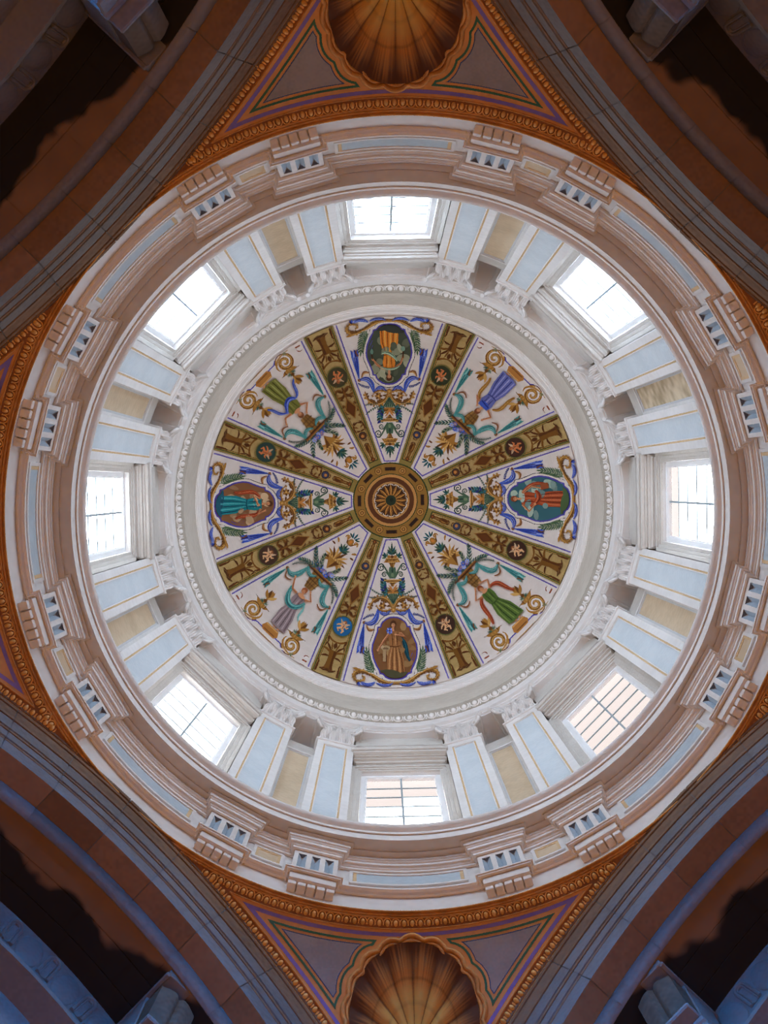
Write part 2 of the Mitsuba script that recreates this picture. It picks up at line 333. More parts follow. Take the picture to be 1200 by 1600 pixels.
p_bell = mk(bell(), 'cove_paint')  # tan bell: shade behind the leaves put into the colour
def spiral(sgn):
    a = np.linspace(0, 3.4 * PI, 34); r = .14 * (1 - a / (3.9 * PI)) + .014
    d = np.array([-.74, sgn * .67])                      # the volute stands on the corner's diagonal
    c = np.array([PF - .19, sgn * (PW + .03)])
    pts = []
    for ai, ri in zip(a, r):
        x, z = -math.cos(ai) * ri, math.sin(ai) * ri
        q = c + d * x * -1
        pts.append([q[0], q[1], C1 - .14 + z])
    return tube(nsz(pts), np.linspace(.044, .022, 34), 7)
def stem(sgn):
    pts = []
    for v in np.linspace(0, 1, 10):
        pts.append([PF - .04 - .13 * v ** 2, sgn * (.12 + (PW - .15) * v ** 1.3), C0 + .18 + .33 * math.sin(v * 1.5)])
    return tube(nsz(pts), np.linspace(.022, .034, 10), 7)
p_vol = [mk(spiral(s), 'white_plaster', 40) for s in (-1, 1)]
p_stem = [mk(stem(s), 'white_plaster', 40) for s in (-1, 1)]
p_low = [mk(leaf3(.075, .24, .20, s, PF + .02, C0), 'white_plaster', 60) for s in (-.29, -.10, .10, .29)]
p_high = [mk(leaf3(.085, .44, .24, s, PF + .02, C0 + .03), 'white_plaster', 60) for s in (-.19, 0, .19)]
def abacus():
    lay = []
    s = np.linspace(-1, 1, 13)
    def ring(off, h):
        w = PW + .13 + off
        front = [[PF - .30 - off + .20 * (1 - q * q), q * w, h] for q in s]
        return [[5.3, -w, h]] + front + [[5.3, w, h]]
    R = np.array([ring(-.03, C1), ring(-.02, C1 + .03), ring(0, C1 + .035), ring(0, C1 + .10)])
    return cat([grid(nsz(R)), tm((nsz(R[0]), [[0, i, i + 1] for i in range(1, 14)]))])
p_abac = mk(abacus(), 'white_plaster')
def flower():
    ms = []
    for i in range(6):
        a = i * PI / 3
        m = trimesh.creation.icosphere(1, .034); m.apply_scale((.6, 1, 1)); m.apply_translation((PF - .155, math.cos(a) * .045, C1 + .03 + math.sin(a) * .045 + CZ)); ms.append(m)
    m = trimesh.creation.icosphere(1, .03); m.apply_translation((PF - .175, 0, C1 + .03 + CZ)); ms.append(m)
    return cat(ms)
p_flow = mk(flower(), 'white_plaster', True)
for k in range(8):
    for s in (-1, 1):
        a = 45 * k + 15 * s
        side = 'clockwise' if s > 0 else 'anticlockwise'
        t = thing('pilaster', f'white pilaster with blue-grey panel and leafy capital, {side} of the {PLACE[k]} window', 'pilaster', 'paired pilasters between the drum windows')
        put('shaft', p_shaft, t, rot(a)); put('gold_border', p_gold, t, rot(a), 'gold painted border'); put('fillet', p_fillet, t, rot(a)); put('inset_panel', p_blue, t, rot(a), 'blue-grey inset panel')
        c = put('capital', p_bell, t, rot(a), 'white leafy capital'); put('neck_ring', p_neck, c, rot(a)); put('abacus', p_abac, c, rot(a)); put('flower', p_flow, c, rot(a))
        for m in p_vol: put('volute', m, c, rot(a))
        for m in p_stem: put('stem', m, c, rot(a))
        for m in p_low + p_high: put('leaf', m, c, rot(a))

# ------------------------------------------------------------------ entablature over the pilasters and the dome's springing (trim_3)
t3 = thing('trim_3', 'cream egg-and-dart entablature and white moulded ring around the painted dome', kind='structure')
put('architrave', mk(lathe([(5.5, 19.60), (4.70, 19.60), (4.70, 19.66), (4.66, 19.67), (4.66, 19.73), (4.60, 19.745), (4.565, 19.80), (4.545, 19.87)]), 'white_plaster'), t3)
put('egg_bed', mk(lathe([(4.545, 19.87), (4.53, 19.87), (4.515, 19.93), (4.475, 20.03), (4.42, 20.12), (4.42, 20.17), (4.44, 20.18)]), 'egg_bed'), t3)
put('cove', mk(lathe([(4.44, 20.18), (4.45, 20.45), (4.44, 20.8), (4.41, 21.1), (4.39, 21.30)]), 'cove_paint'), t3)
put('springing_moulding', mk(lathe([(4.39, 21.30), (4.365, 21.30), (4.36, 21.38), (4.345, 21.385), (4.34, 21.50), (4.325, 21.505), (4.31, 21.62), (4.29, 21.70), (4.275, 21.71), (4.275, 21.79), (4.30, 21.80)]), 'bright_plaster'), t3)
def egg_unit(w=.085, dpt=.035):
    """one egg in its cup; local x along the moulding, y up the moulding, z out of it"""
    m = trimesh.creation.icosphere(2, 1.0)
    m = trimesh.Trimesh(m.vertices * [w * .5, w * .72, dpt], m.faces, process=False)
    a = np.linspace(-.35, PI + .35, 15)
    u = tube(np.stack([np.cos(a) * w * .92, np.sin(a) * -w * 1.12 + w * .1, a * 0 + .006], -1), w * .15, 6)
    return m, cat([u])
def frame_T(o, x, y, z):
    M = np.eye(4); M[:3, 0], M[:3, 1], M[:3, 2], M[:3, 3] = x, y, z, o
    return T(M)
e_m, c_m = egg_unit(.106, .036)
egg_s, cup_s = mk(e_m, 'bright_plaster', True), mk(c_m, 'bright_plaster', 40)
dart = trimesh.Trimesh(*[np.array(x) for x in ([[-.018, -.09, .0], [.018, -.09, .0], [0, .10, .0], [0, -.02, .035]], [[0, 1, 3], [1, 2, 3], [2, 0, 3]])], process=False)
dart_s = mk(dart, 'white_plaster', False)
for i in range(120):
    for half, sh in ((0, (('egg', egg_s), ('egg_cup', cup_s))), (.5, (('dart', dart_s),))):
        a = math.radians((i + half) * 3.0)
        er, et = np.array([math.cos(a), math.sin(a), 0]), np.array([-math.sin(a), math.cos(a), 0])
        up = np.array([0, 0, 1.0]) * .93 - er * .37; up /= np.linalg.norm(up)
        z = np.cross(et, up); z = -z if z @ er > 0 else z
        o = er * 4.485 + [0, 0, 20.0 + CZ]
        for nme, s_ in sh: put(nme, s_, t3, frame_T(o, et, up, z))
# ------------------------------------------------------------------ paint laid on a curved surface: polygons in a flat chart -> thin layers on it
def tri2d(poly, maxe):
    vs, fs, at = [], [], 0
    for g in getattr(poly, 'geoms', [poly]):
        if g.geom_type != 'Polygon' or g.area < 1e-3: continue
        v, f = trimesh.creation.triangulate_polygon(g, engine='earcut')
        if len(f) == 0: continue
        v3 = np.column_stack([v, np.zeros(len(v))])
        if maxe: v3, f = trimesh.remesh.subdivide_to_size(v3, f, maxe, max_iter=12)
        vs.append(v3[:, :2]); fs.append(f + at); at += len(v3)
    if not vs: return np.zeros((0, 2)), np.zeros((0, 3), int)
    return np.vstack(vs), np.vstack(fs)
def lay(polys, chart, off, maxe=14.0):
    """[(polygon, colour or None)] -> (mesh, vertex colours) on the chart's surface, each polygon a little above the one before"""
    V, Fc, C, at = [], [], [], 0
    for i, (p, c) in enumerate(polys):
        if p.is_empty: continue
        v, f = tri2d(p, maxe)
        if len(v) == 0: continue
        V.append(chart(v, off + .0008 * i)); Fc.append(f + at); at += len(v)
        C.append(np.tile(c if c is not None else (1, 1, 1), (len(v), 1)))
    return trimesh.Trimesh(np.vstack(V), np.vstack(Fc), process=False), np.vstack(C)
def strip(path, hw, hgt, chart, off, m=7):
    """a raised half-round moulding along a path of the chart"""
    path = np.asarray(path, float)
    t = np.gradient(path, axis=0); t /= np.maximum(np.linalg.norm(t, axis=1, keepdims=True), 1e-9)
    nr = np.stack([-t[:, 1], t[:, 0]], -1)
    P = []
    for u in np.linspace(-1, 1, m):
        P.append(chart(path + nr * hw * u, off + hgt * math.sqrt(max(0, 1 - u * u))))
    return grid(np.stack(P, 1))

# ------------------------------------------------------------------ pendentives
SQ, RB = 5.0, 7.0             # arch planes' distance from the axis, radius of the arches (their centre lies at height 5 above the camera)
def pend_chart(A):
    c, s = math.cos(A), math.sin(A)
    er, ex = np.array([c, s, 0]), np.array([s, -c, 0])
    def chart(v, off):
        q = np.hypot(v[:, 0], v[:, 1]) / F
        h = (10 + np.sqrt(100 + 196 * (1 + q * q))) / (2 * (1 + q * q))
        P = (er[None] * v[:, 1:2] + ex[None] * v[:, 0:1]) * (h / F)[:, None] + np.array([0, 0, 1.0])[None] * h[:, None]
        N = np.array([0, 0, 5.0]) - P
        N /= np.linalg.norm(N, axis=1, keepdims=True)
        return P + N * np.broadcast_to(off, (len(v),))[:, None] + [0, 0, CZ]
    return chart
def pend_outline():
    s = np.linspace(0, 5, 40); h = 5 + np.sqrt(RB * RB - s * s)
    c = math.sqrt(.5)
    side = np.stack([(SQ * c - s * c) / h * F, (SQ * c + s * c) / h * F], -1)
    a = np.radians(np.linspace(45, -45, 61))
    ring = np.stack([np.sin(a) * 622, np.cos(a) * 622], -1)
    return Polygon(np.vstack([side, side[::-1][1:] * [-1, 1], ring[::-1]])).buffer(0)
PO = pend_outline()
def disc(r, n=160): return Point(0, 0).buffer(r, n)
def scallop(k=1.0, n=240, lobes=9.0, amp=.055):
    a = np.linspace(-PI, PI, n, endpoint=False)
    r = 1 + amp * np.abs(np.cos(a * lobes)) - amp * .5
    return np.stack([112 * k * r * np.sin(a), 798 - 133 * k * r * np.cos(a)], -1)
INFRAME = lambda A, v: (np.abs(627 + math.cos(A) * v[:, 1] + math.sin(A) * v[:, 0] - 600) < 625) & (np.abs(803 + math.sin(A) * v[:, 1] - math.cos(A) * v[:, 0] - 800) < 825)
E2, C2 = egg_unit(.056, .05)
egg_o, cup_o = mk(E2, 'egg_gold', True), mk(C2, 'egg_gold', 40)
def shell_mesh(chart):
    hin = np.array([0.0, 838.0]); N = 13
    ph = np.linspace(-PI * .93, PI * .93, 261); v = np.linspace(.04, 1, 40)
    oval = np.stack([104 * np.sin(ph), 798 - 125 * np.cos(ph)], -1)
    d = oval - hin
    P, C = [], []
    u = (ph / (PI * .93)) * N / 2 * 1.0
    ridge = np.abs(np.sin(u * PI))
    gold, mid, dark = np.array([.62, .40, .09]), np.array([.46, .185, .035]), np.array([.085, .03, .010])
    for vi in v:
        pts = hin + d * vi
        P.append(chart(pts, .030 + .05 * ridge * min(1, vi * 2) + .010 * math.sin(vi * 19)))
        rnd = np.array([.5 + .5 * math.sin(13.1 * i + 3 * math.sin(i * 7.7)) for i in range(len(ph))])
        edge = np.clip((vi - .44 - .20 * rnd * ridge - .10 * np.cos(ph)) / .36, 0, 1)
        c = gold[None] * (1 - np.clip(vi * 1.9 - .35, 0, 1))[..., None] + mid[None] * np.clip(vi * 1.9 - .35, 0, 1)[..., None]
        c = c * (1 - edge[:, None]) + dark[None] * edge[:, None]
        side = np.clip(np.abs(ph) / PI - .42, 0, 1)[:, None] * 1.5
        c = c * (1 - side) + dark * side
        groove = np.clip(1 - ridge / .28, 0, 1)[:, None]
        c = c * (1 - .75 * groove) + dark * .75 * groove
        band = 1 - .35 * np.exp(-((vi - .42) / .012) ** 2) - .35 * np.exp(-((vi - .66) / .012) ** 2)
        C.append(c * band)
    return grid(np.stack(P)), np.vstack(C)
def pendentive(A, where, full=True):
    ch = pend_chart(A)
    t = thing('pendentive', f'orange painted pendentive with golden shell and grey triangles at the {where} of the ring' if full else f'orange painted pendentive with egg border, only a sliver seen at the {where} edge', 'pendentive', 'pendentives under the drum')
    put('ground', mk(lay([(PO, None)], ch, 0.0, 30)[0], 'orange_paint', True), t)
    inner = PO.difference(disc(632))
    ring = lambda r, w=43: np.stack([np.sin(np.radians(np.linspace(-w, w, 90))) * r, np.cos(np.radians(np.linspace(-w, w, 90))) * r], -1)
    for r, hw, hg in ((624.5, 2.2, .05), (629.5, 2.2, .03)):
        p_ = ring(r); p_ = p_[[PO.buffer(1).contains(Point(q)) for q in p_]]
        put('ring_moulding', mk(strip(p_, hw, hg, ch, 0), 'orange_relief', True), t)
    def boundary(d):
        g = inner.buffer(-d)
        g = max(getattr(g, 'geoms', [g]), key=lambda x: x.area)
        return g
    for d, hw, hg in ((1.6, 1.6, .03), (19.5, 1.4, .03)):
        b = np.array(boundary(d).exterior.segmentize(9).coords)
        put('border_moulding', mk(strip(b, hw, hg, ch, 0), 'orange_relief', True), t)
    put('egg_band', mk(lay([(boundary(2.5).difference(boundary(19)), None)], ch, .004, 20)[0], 'border_brown', True), t)
    b = boundary(10.5).exterior; L = b.length; n = int(L / 13.0)
    pts = np.array([b.interpolate(i * L / n).coords[0] for i in range(n)])
    nxt = np.array([b.interpolate(i * L / n + 1).coords[0] for i in range(n)])
    ok = INFRAME(A, pts)
    O, X = ch(pts, .004), ch(nxt, .004)
    ex = X - O; ex /= np.linalg.norm(ex, axis=1, keepdims=True)
    Z = np.array([0, 0, 5.0 + CZ]) - O; Z /= np.linalg.norm(Z, axis=1, keepdims=True)
    Y = np.cross(Z, ex)
    for i in range(n):
        if ok[i]:
            to = frame_T(O[i], ex[i], Y[i], Z[i])
            put('egg', egg_o, t, to); put('egg_cup', cup_o, t, to)
    v = boundary(25).difference(boundary(31))
    put('violet_line', mk(lay([(v, None)], ch, .006, 20)[0], 'violet_paint', True), t, label='violet painted line')
    if not full: return
    oval = Polygon(scallop(1.0)).buffer(0)
    tri = boundary(37.5).difference(oval.buffer(11)).difference(sbox(-9, 500, 9, 1200))
    for g in getattr(tri, 'geoms', [tri]):
        if g.area < 500 or g.centroid.y > 830: continue
        f = put('triangle_panel', mk(lay([(g.buffer(-9.5), None)], ch, .008, 24)[0], 'slate_paint', True), t, label='grey triangular painted panel')
        put('green_border', mk(lay([(g.difference(g.buffer(-3.6)), None)], ch, .008, 24)[0], 'green_paint', True), f, label='dark green border line')
        put('fine_line', mk(lay([(g.buffer(-7.8).difference(g.buffer(-9.4)), None)], ch, .009, 24)[0], 'navy_paint', True), f)
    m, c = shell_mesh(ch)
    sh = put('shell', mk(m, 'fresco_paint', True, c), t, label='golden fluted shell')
    for k, hw, hg in ((1.0, 4.2, .07), (.94, 3.6, .055)):
        p_ = scallop(k); p_ = np.vstack([p_, p_[:1]])
        put('scalloped_rim', mk(strip(p_, hw, hg, ch, 0.0, 9), 'orange_relief', True), sh)
pendentive(PI / 2, 'bottom'); pendentive(-PI / 2, 'top'); pendentive(PI, 'left', False); pendentive(0.0, 'right', False)

# ------------------------------------------------------------------ the four great arches
GM = 44.4
def sector(prof, g0, g1, m=8, dn=0, dd=0):
    g = np.radians(np.linspace(g0, g1, m))
    prof = np.asarray(prof, float)
    n, r = prof[:, 0] + dn, RB + .02 - (prof[:, 1] + dd)
    P = np.stack([np.broadcast_to(n, (m, len(n))), np.sin(g)[:, None] * r[None], 5 + np.cos(g)[:, None] * r[None]], -1)
    return grid(nsz(P))
PROF_A = [(5.02, -.03), (4.955, -.03), (4.95, .0), (4.955, .03), (4.975, .035), (4.975, .06), (4.962, .065), (4.962, .12), (4.98, .125), (4.98, .15), (4.968, .155), (4.968, .20), (4.975, .25), (4.99, .28), (4.99, .30), (4.972, .305), (4.972, .36), (4.99, .365), (4.99, .39)]
PROF_B1 = [(4.99, .39), (4.975, .395), (4.975, .59), (4.99, .595)]
PROF_C1 = [(4.99, .595), (4.992, .61), (4.98, .62), (4.985, .645), (5.0, .65), (5.0, .67)]
PROF_B2 = [(5.0, .67), (4.985, .675), (4.985, .80), (5.0, .805)]
PROF_C2 = [(5.0, .805), (5.004, .815), (4.992, .825), (4.998, .845), (5.01, .85)]
PROF_B = [(5.01, .85), (5.0, .855), (5.0, 1.07), (5.02, 1.075), (5.31, 1.075), (5.315, 1.0), (5.36, 1.0)]
PROF_R = [(5.36, 1.0), (5.34, 1.03)] + [(5.345 - .06 * math.sin(a), 1.15 - .115 * math.cos(a)) for a in np.linspace(.12, PI - .12, 9)] + [(5.35, 1.268), (5.37, 1.275)]
def vault_shade(p, n, uv):  # vault blackens past a wavy edge: shade put into the colour
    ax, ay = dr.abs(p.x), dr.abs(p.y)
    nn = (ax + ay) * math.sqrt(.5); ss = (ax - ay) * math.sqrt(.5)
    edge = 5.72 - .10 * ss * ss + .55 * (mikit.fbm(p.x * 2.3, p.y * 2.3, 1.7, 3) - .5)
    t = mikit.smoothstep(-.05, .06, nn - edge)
    base = mikit.mix((.155, .085, .038), (.225, .13, .064), mikit.fbm(p.x * 3, p.y * 3, p.z * 3, 3))  # brown base holds the warm light on the soffit
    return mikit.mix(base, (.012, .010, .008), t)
scene['mat_soot_stone'] = principled(mikit.proc(vault_shade), 0.85)
STONES = ('stone', 'stone_dark', 'stone_pale'); WARM_LIT = ('warmlit_stone', 'warmlit_stone_dark', 'warmlit_stone_pale')
def alike(meshes_fn, g0, g1): return {m: mk(meshes_fn, m, 35) for m in STONES}
NV = 12; dG = 2 * GM / NV; gap = .055
vous = {m: mk(sector(PROF_B[2:], -dG / 2 + gap, dG / 2 - gap), m, 35) for m in WARM_LIT}
mould = mk(cat([sector(q, -dG / 2 + gap, dG / 2 - gap) for q in (PROF_A, PROF_C1, PROF_C2)]), 'stone_brown', 35)
fasc = {m: mk(cat([sector(q, -dG / 2 + gap, dG / 2 - gap) for q in (PROF_B1, PROF_B2, PROF_B[:3])]), m, 35) for m in STONES}
roll = {m: mk(sector(PROF_R, -dG / 2 + gap, dG / 2 - gap), m, 35) for m in STONES}
core = mk(sector(PROF_A + PROF_B1 + PROF_C1 + PROF_B2 + PROF_C2 + PROF_B + PROF_R, -GM, GM, 60, .02, -.02), 'stone_dark', 35)
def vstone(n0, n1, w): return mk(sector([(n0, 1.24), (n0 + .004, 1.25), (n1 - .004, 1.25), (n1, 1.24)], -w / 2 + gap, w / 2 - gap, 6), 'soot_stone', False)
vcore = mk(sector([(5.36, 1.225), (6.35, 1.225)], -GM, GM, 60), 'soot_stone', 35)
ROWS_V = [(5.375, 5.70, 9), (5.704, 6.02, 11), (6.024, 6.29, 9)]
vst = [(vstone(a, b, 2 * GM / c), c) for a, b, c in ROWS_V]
attic = mk(sector([(6.285, 1.25), (6.29, 1.87), (6.22, 1.87), (6.20, 1.9), (6.20, 1.96), (6.56, 1.965), (6.56, 2.46)], -GM, GM, 50), 'stone', 35)
def u_relief():
    m = []
    for off, r in ((0, .022), (.035, .012)):
        a = np.linspace(0, PI, 11)
        w = .075 - off
        pts = np.vstack([[[6.275, -w, -.46]], np.stack([a * 0 + 6.275, -np.cos(a) * w, np.sin(a) * w - .13], -1), [[6.275, w, -.46]]])
        m.append(tube(pts, r, 6))
    m.append(tm(([[6.283, -.05, -.46], [6.283, .05, -.46], [6.283, .05, -.12], [6.283, -.05, -.12]], [[0, 1, 2, 3]])))
    return cat(m)
def bump():
    m = trimesh.creation.icosphere(2, 1); m.apply_scale((.035, .17, .26)); m.apply_translation((6.29, 0, -.3)); return m
u_s, bump_s = mk(u_relief(), 'stone', 40), mk(bump(), 'stone', True)
ARMS = {1: 'lower right', 3: 'lower left', 5: 'upper left', 7: 'upper right'}
for k, where in ARMS.items():
    to = rot(45 * k)
    t = thing('arch', f'great stone arch with stepped mouldings and rounded inner rib at the {where} corner', 'arch', 'four great arches of the crossing')
    put('joint_bed', core, t, to)
    for i in range(NV):
        g = -GM + (i + .5) * dG
        # a stone turned about the arch's centre line
        tt = to @ T().translate([0, 0, 5 + CZ]).rotate([1, 0, 0], -g).translate([0, 0, -5 - CZ])
        put('voussoir', vous[WARM_LIT[RNG.integers(3)]], t, tt); put('moulding_stone', mould, t, tt); put('fascia_stone', fasc[STONES[RNG.integers(3)]], t, tt); put('rounded_rib_stone', roll[STONES[RNG.integers(3)]], t, tt)
    v = thing(f'ceiling_{where.replace(" ", "_")}_arm', f'stone vault with painted-on shade behind the {where} arch', kind='structure')
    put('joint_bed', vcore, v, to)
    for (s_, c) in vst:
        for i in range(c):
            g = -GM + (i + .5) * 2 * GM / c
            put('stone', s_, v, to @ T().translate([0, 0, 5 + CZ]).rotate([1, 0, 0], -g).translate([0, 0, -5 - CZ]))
    w = thing(f'wall_{where.replace(" ", "_")}_attic', f'stone attic wall with round-topped relief panels beyond the {where} vault', kind='structure')
    put('wall_face', attic, w, to)
    for i in range(-4, 5):
        g = i * 6.0
        base = to @ T().translate([0, 0, 5 + CZ]).rotate([1, 0, 0], -g).translate([0, 0, RB - 1.25])
        put('round_topped_panel', u_s, w, base)
        put('swelling_panel', bump_s, w, to @ T().translate([0, 0, 5 + CZ]).rotate([1, 0, 0], -g - 3).translate([0, 0, RB - 1.25]))

# ------------------------------------------------------------------ stone brackets hanging inside the arches
def console_plan(inset=0.0):
    """wavy front in (s, n): two swellings with a hollow between"""
    s = np.linspace(0, 1, 33)
    n = 5.47 + .02 * np.cos(s * PI * 2) - .024 * np.abs(np.sin(s * PI * 2)) + .03 * np.exp(-((s - .5) / .06) ** 2) + inset
    return [(1.58 + .48 * a, b) for a, b in zip(s, n)]
def console():
    L = []
    for h, ins in ((10.33, 0), (10.27, -.015), (10.2, 0), (9.95, .02), (9.75, .05), (9.66, .09)):
        L.append([[6.2, 1.58, h]] + [[b, a, h] for a, b in console_plan(ins)] + [[6.2, 2.06, h]])
    L = np.array(L)
    m = [grid(nsz(L))]
    for k in (0, -1):
        m.append(tm((nsz(L[k]), [[0, i, i + 1] for i in range(1, 34)])))
    return cat(m)
br = {}
for sg in (1, -1):
    S = np.diag([1, sg, 1, 1.0])
    def mir(m, mat='stone'): q = m.copy(); q.apply_transform(S); return mk(q, mat, 35)
    br[sg] = [('block', mir(bx(5.40, 6.4, 1.57, 2.75, 10.45, 10.9, .01))), ('inner_slab', mir(bx(5.41, 6.4, 1.545, 1.60, 10.435, 10.49, .01))), ('console', mir(console(), 'deep_brown_stone')),
              ('fillet', mir(bx(5.42, 6.3, 1.54, 2.08, 9.60, 9.66, .015))), ('lower_block', mir(bx(5.60, 6.4, 1.52, 2.3, 9.28, 9.52, .02))), ('lower_roll', mir(tube(nsz([[5.62, 1.52, 9.55], [5.62, 2.3, 9.55]]), .05, 8))),
              ('back_plate', mir(bx(5.75, 6.2, 1.56, 2.7, 9.3, 10.5)))]
for k, where in ARMS.items():
    sg = {1: 1, 3: -1, 5: 1, 7: -1}[k]          # the bracket of each arch that the frame takes in: towards the picture's top or bottom
    t = thing('scroll_bracket', f'carved stone scroll bracket hanging inside the {where} arch', 'bracket', 'stone brackets inside the arches')
    for nme, s_ in br[sg]: put(nme, s_, t, rot(45 * k))

# ------------------------------------------------------------------ the arms, the piers and the floor (outside the frame)
fl = thing('floor', 'warm marble floor of the crossing', kind='structure')
put('paving', mk(cat([tm(([[-22, -22, 0], [22, -22, 0], [22, 22, 0], [-22, 22, 0]], [[0, 1, 2, 3]]))]), 'floor_marble', False), fl)
N1 = 14.0
arm_box = mk(cat([tm((nsz(q), [[0, 1, 2, 3]])) for q in (
    [[5.0, -5.02, -1.6], [N1, -5.02, -1.6], [N1, -5.02, 9.6], [5.0, -5.02, 9.6]], [[5.0, 5.02, -1.6], [N1, 5.02, -1.6], [N1, 5.02, 9.6], [5.0, 5.02, 9.6]],
    [[6.56, -5.02, 9.6], [N1, -5.02, 9.6], [N1, 5.02, 9.6], [6.56, 5.02, 9.6]])]), 'stone', False)
end_wall = mk(plate(Polygon([(-5.02, -1.6), (5.02, -1.6), (5.02, 9.6), (-5.02, 9.6)], [[(-4.2, 7.6), (-4.2, 9.45), (4.2, 9.45), (4.2, 7.6)]]), N1, N1 + .4), 'stone', False)
aw_frame = mk(cat([plate(sbox(-4.2, 7.6, 4.2, 9.45).difference(sbox(-4.1, 7.7, 4.1, 9.35)), N1 + .15, N1 + .3)] + [bx(N1 + .2, N1 + .25, x - .02, x + .02, 7.6, 9.45) for x in (-2.8, -1.4, 0, 1.4, 2.8)] + [bx(N1 + .2, N1 + .25, -4.2, 4.2, h - .02, h + .02) for h in (8.5,)]), 'glazing_bar', False)
def aw_panes(cols, rows):
    xs, hs = np.linspace(-4.15, 4.15, cols + 1), np.linspace(7.65, 9.4, rows + 1)
    return [mk(plate(sbox(a, c, b, d), N1 + .3, N1 + .32), 'frame_white', False) for a, b in zip(xs, xs[1:]) for c, d in zip(hs, hs[1:])]
aw = {True: aw_panes(6, 2), False: aw_panes(1, 1)}
for i, (k, where) in enumerate(ARMS.items()):
    w = thing(f'wall_{where.replace(" ", "_")}_arm', f'stone walls of the {where} arm', kind='structure')
    put('side_walls', arm_box, w, rot(45 * k)); put('end_wall', end_wall, w, rot(45 * k))
    w = thing(f'window_{9 + i}', f'added unseen window at the end of the {where} arm', kind='structure')  # unseen window, added for the light it throws into the crossing
    put('frame', aw_frame, w, rot(45 * k))
    for q in aw[k in (5, 7)]: put('pane', {**q, 'emitter': {'type': 'area', 'radiance': {'type': 'rgb', 'value': list(ADDED_ARM_LIGHT[k])}}}, w, rot(45 * k))
ball = trimesh.creation.icosphere(2, .105)
globe = mk(ball, 'frame_white', True)
stand = mk(cat([tube([[0, 0, .05], [0, 0, .80]], .025, 8)] + [tube([[0, 0, .76], [.17 * math.cos(b), .17 * math.sin(b), .76], [.17 * math.cos(b), .17 * math.sin(b), .83]], .015, 6) for b in (0, 2 * PI / 3, 4 * PI / 3)] + [ tm((lambda q: (q.vertices, q.faces))(lathe([(.001, .0 - CZ), (.2, .0 - CZ), (.2, .03 - CZ), (.05, .08 - CZ), (.001, .09 - CZ)], 24)))]), 'brass', 40)
for k in range(8):
    a = math.radians(45 * k + 22.5)
    t = thing('added_floor_lamp', f'added unseen lamp, three globes on a short brass stand on the crossing floor, {PLACE[k]} side', 'lamp', 'added unseen globe lamps around the crossing')  # unseen lamps, added to throw warm light up on the undersides
    to = T().translate([3.2 * math.cos(a), 3.2 * math.sin(a), 0])
    put('stand', stand, t, to, 'brass stand')
    for q in range(3):
        b = 2 * PI * q / 3
        put('globe', {**globe, 'emitter': {'type': 'area', 'radiance': {'type': 'rgb', 'value': list(ADDED_LAMP)}}}, t, to @ T().translate([.17 * math.cos(b), .17 * math.sin(b), .93]), 'glowing globe')
pier = mk(bx(7.08, 7.5, -.6, .6, -1.6, 10.0), 'stone', False)
for k, where in enumerate(('right', 'bottom', 'left', 'top')):
    w = thing(f'wall_{where}_pier', f'stone pier below the {where} pendentive', kind='structure'); put('pier', pier, w, rot(90 * k))
# ------------------------------------------------------------------ the painted dome.  Chart: x along the ring, y away from the crown (crown 0, springing 293)
DR, DH = 4.30, 21.79
_ph = np.linspace(0, PI / 2, 3000); _rr = F * DR * np.cos(_ph) / (DH + DR * np.sin(_ph))
def dome_chart(A):
    c, s = math.cos(A), math.sin(A)
    er, ex = np.array([c, s]), np.array([s, -c])
    def chart(v, off):
        w = er[None] * v[:, 1:2] + ex[None] * v[:, 0:1]
        r = np.hypot(w[:, 0], w[:, 1]); p = np.interp(-r, -_rr, _ph); k = DR - np.broadcast_to(off, r.shape)
        u = w / np.maximum(r, 1e-9)[:, None]
        return np.stack([k * np.cos(p) * u[:, 0], k * np.cos(p) * u[:, 1], DH + k * np.sin(p) + CZ], -1)
    return chart
def C(r, g, b, k=1.25):
    v = np.array([r, g, b]) / 255.0
    return tuple(np.clip(k * np.where(v < .04045, v / 12.92, ((v + .055) / 1.055) ** 2.4), 0, .85))
GOLD, GOLD_D, GOLD_L = C(158, 112, 48), C(98, 60, 22), C(196, 155, 88)
TEAL, TEAL_D, TEAL_L = C(70, 140, 138), C(28, 78, 84), C(128, 185, 180)
BLUE, BLUE_D, BLUE_L = C(58, 84, 178), C(28, 36, 112), C(140, 156, 212)
GREEN, GREEN_D, GREEN_L = C(70, 98, 74), C(34, 58, 48), C(112, 132, 100)
BROWN, BROWN_D, SKIN, SKIN_D, HAIR = C(112, 66, 30), C(66, 36, 16), C(196, 140, 100), C(150, 92, 60), C(80, 46, 26)
VIO, INK = C(76, 66, 150), C(40, 38, 46)
def bez(*p, n=14):
    p = np.array(p, float); t = np.linspace(0, 1, n)[:, None]
    if len(p) == 3: return (1 - t) ** 2 * p[0] + 2 * t * (1 - t) * p[1] + t * t * p[2]
    return (1 - t) ** 3 * p[0] + 3 * t * (1 - t) ** 2 * p[1] + 3 * t * t * (1 - t) * p[2] + t ** 3 * p[3]
def stroke(pts, w):
    """a brush stroke; w: one half width, or a list spread along it"""
    pts = np.asarray(pts, float); w = np.interp(np.linspace(0, 1, len(pts)), np.linspace(0, 1, len(np.atleast_1d(w))), np.atleast_1d(w))
    t = np.gradient(pts, axis=0); t /= np.maximum(np.linalg.norm(t, axis=1, keepdims=True), 1e-9)
    n = np.stack([-t[:, 1], t[:, 0]], -1) * np.maximum(w, .12)[:, None]
    return Polygon(np.vstack([pts + n, (pts - n)[::-1]])).buffer(0)
